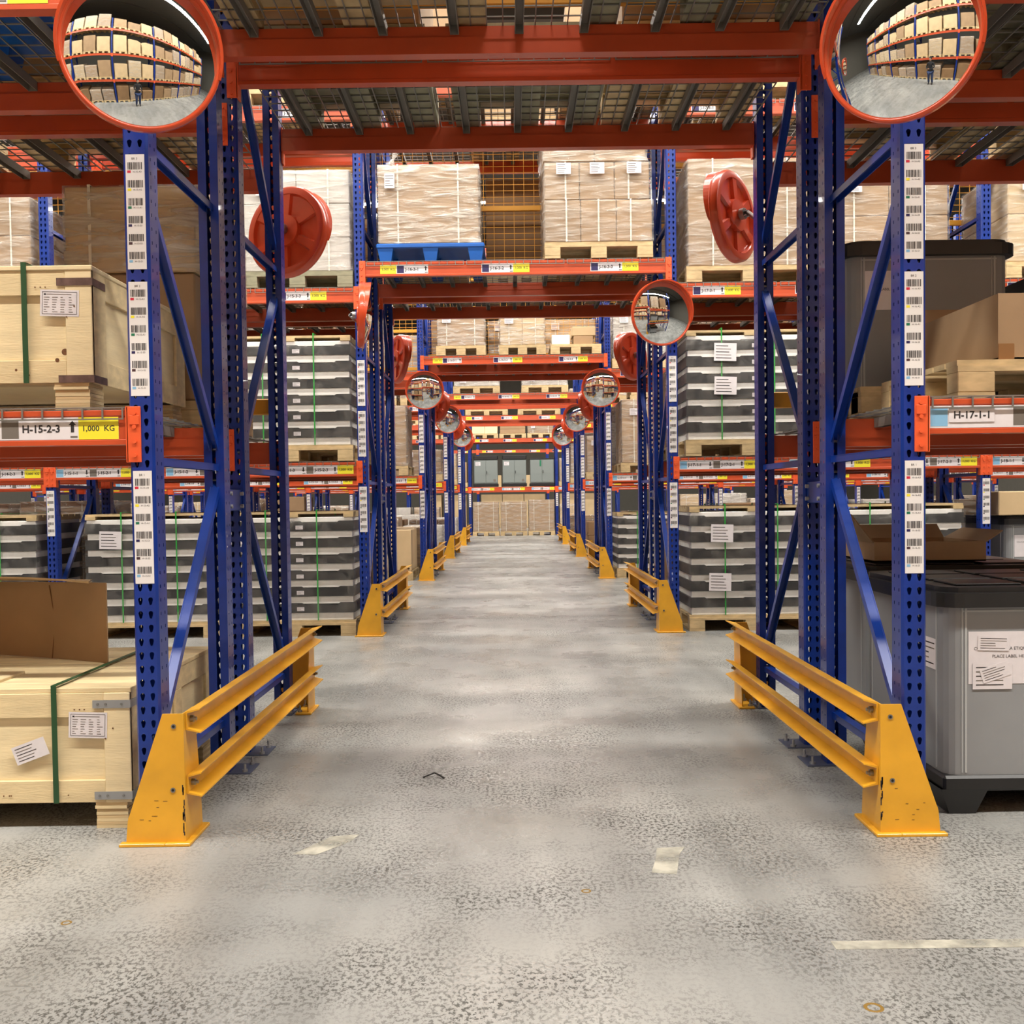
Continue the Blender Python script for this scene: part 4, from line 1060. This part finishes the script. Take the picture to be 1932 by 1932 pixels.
# generic extra ground goods for the outer bays
def tall(): return [(a, w, round(rg.uniform(.85, 1.16), 2), nx, nz, f, c) for a, w, h, nx, nz, f, c in gr(rnd_items(.9))]
for k in (4, 6, 8):
    ground(k, -3, tall()); ground(k, 3, tall())
for k in (3, 6, 8):
    for b in (-2, 2): ground(k, b, tall())

# ================================================================== the photographer, seen in the mirrors
def skin(name, joints, edges, m, parent, sub=1, root=0):
    me = bpy.data.meshes.new(name); me.from_pydata([j[:3] for j in joints], edges, [])
    me.materials.append(MAT[m]); o = obj(name, me, parent); md = o.modifiers.new('skin', 'SKIN'); md.use_smooth_shade = True
    if not me.skin_vertices: me.skin_vertices.new()
    sv = me.skin_vertices[0].data
    for i, j in enumerate(joints): sv[i].radius = (j[3], j[4] if len(j) > 4 else j[3]); sv[i].use_root = (i == root)
    sb = o.modifiers.new('sub', 'SUBSURF'); sb.levels = sub; sb.render_levels = sub; return o
p = thing('person', 'person in black top and jeans holding up a phone, seen in the round mirrors', 'person', (-.06, -.42, 0))
J = [(0, 0, .97, .15, .11), (0, 0, 1.12, .14, .10), (0, -.01, 1.3, .17, .11), (0, -.02, 1.42, .12, .09), (0, -.02, 1.5, .055), (0, .0, 1.56, .055),
     (.17, -.02, 1.41, .06), (.24, .02, 1.17, .045), (.12, .28, 1.18, .032), (.055, .36, 1.2, .026),
     (-.17, -.02, 1.41, .06), (-.24, .02, 1.17, .045), (-.12, .28, 1.18, .032), (-.055, .36, 1.2, .026),
     (.1, 0, .88, .1), (.11, .02, .5, .07), (.12, -.02, .1, .045), (.13, .1, .04, .04), (-.1, 0, .88, .1), (-.11, .02, .5, .07), (-.12, -.02, .1, .045), (-.13, .1, .04, .04)]
E = [(0, 1), (1, 2), (2, 3), (3, 4), (4, 5), (3, 6), (6, 7), (7, 8), (8, 9), (3, 10), (10, 11), (11, 12), (12, 13), (0, 14), (14, 15), (15, 16), (16, 17), (0, 18), (18, 19), (19, 20), (20, 21)]
body = skin('body', J, E, 'shirt', p)
me = body.data; me.materials.append(MAT['denim'])
skin('trousers', [(0, 0, .95, .155, .12), (.1, 0, .86, .115), (.11, .02, .5, .085), (.12, -.02, .12, .065), (-.1, 0, .86, .115), (-.11, .02, .5, .085), (-.12, -.02, .12, .065)], [(0, 1), (1, 2), (2, 3), (0, 4), (4, 5), (5, 6)], 'denim', p)
m = MB(); m.lathe([(0, -.12), (.045, -.112), (.066, -.07), (.074, -.01), (.078, .04), (.07, .085), (.04, .115), (0, .122)], 'skin', 24)
for s_ in (-1, 1): m.lathe([(0, 0)], 'skin', 3) if False else m.cyl((s_*.07, 0, -.02), (s_*.084, -.006, .01), .014, 'skin', 8); m.cyl((s_*.028, .068, .008), (s_*.028, .074, .008), .009, 'white', 8); m.cyl((s_*.028, .073, .008), (s_*.028, .076, .008), .005, 'black', 8)
m.cyl((0, .07, .02), (0, .098, -.025), .008, 'skin', 8, .014); m.cyl((-.022, .068, -.06), (.022, .068, -.06), .006, 'tape', 6)
m.v = [(x, y*1.18, z) for x, y, z in m.v]; h = obj('head', m, p, (0, .01, 1.66)); h.rotation_euler = (R(-14), 0, 0)
m = MB(); m.lathe([(.083, .0), (.088, .04), (.08, .09), (.05, .125), (0, .134)], 'hair', 24); m.v = [(x, y*1.15-.014, z+.012) for x, y, z in m.v]; obj('hair', m, h)
for s_ in (-1, 1):
    hj = [(s_*.055, .36, 1.2, .022, .028), (s_*.045, .385, 1.222, .026, .02)]; he = [(0, 1)]
    hd = skin('hand', hj, he, 'skin', p)
    for q in range(4):
        z = 1.206+q*.014; skin('finger', [(s_*.045, .385, z, .009), (s_*.04, .41, z+.002, .008), (s_*.02, .414, z+.002, .007), (s_*.008, .412, z+.001, .006)], [(0, 1), (1, 2), (2, 3)], 'skin', hd)
    skin('thumb', [(s_*.048, .378, 1.215, .011), (s_*.042, .388, 1.25, .009), (s_*.028, .392, 1.262, .008)], [(0, 1), (1, 2)], 'skin', hd)
o = tag(obj('phone', cached('phone', lambda m: m.box(-.037, .037, -.008, 0, -.075, .075, 'black', .003)), None, (-.06, -.012, 1.24)), 'black phone held in both hands of the person in black', 'phone')
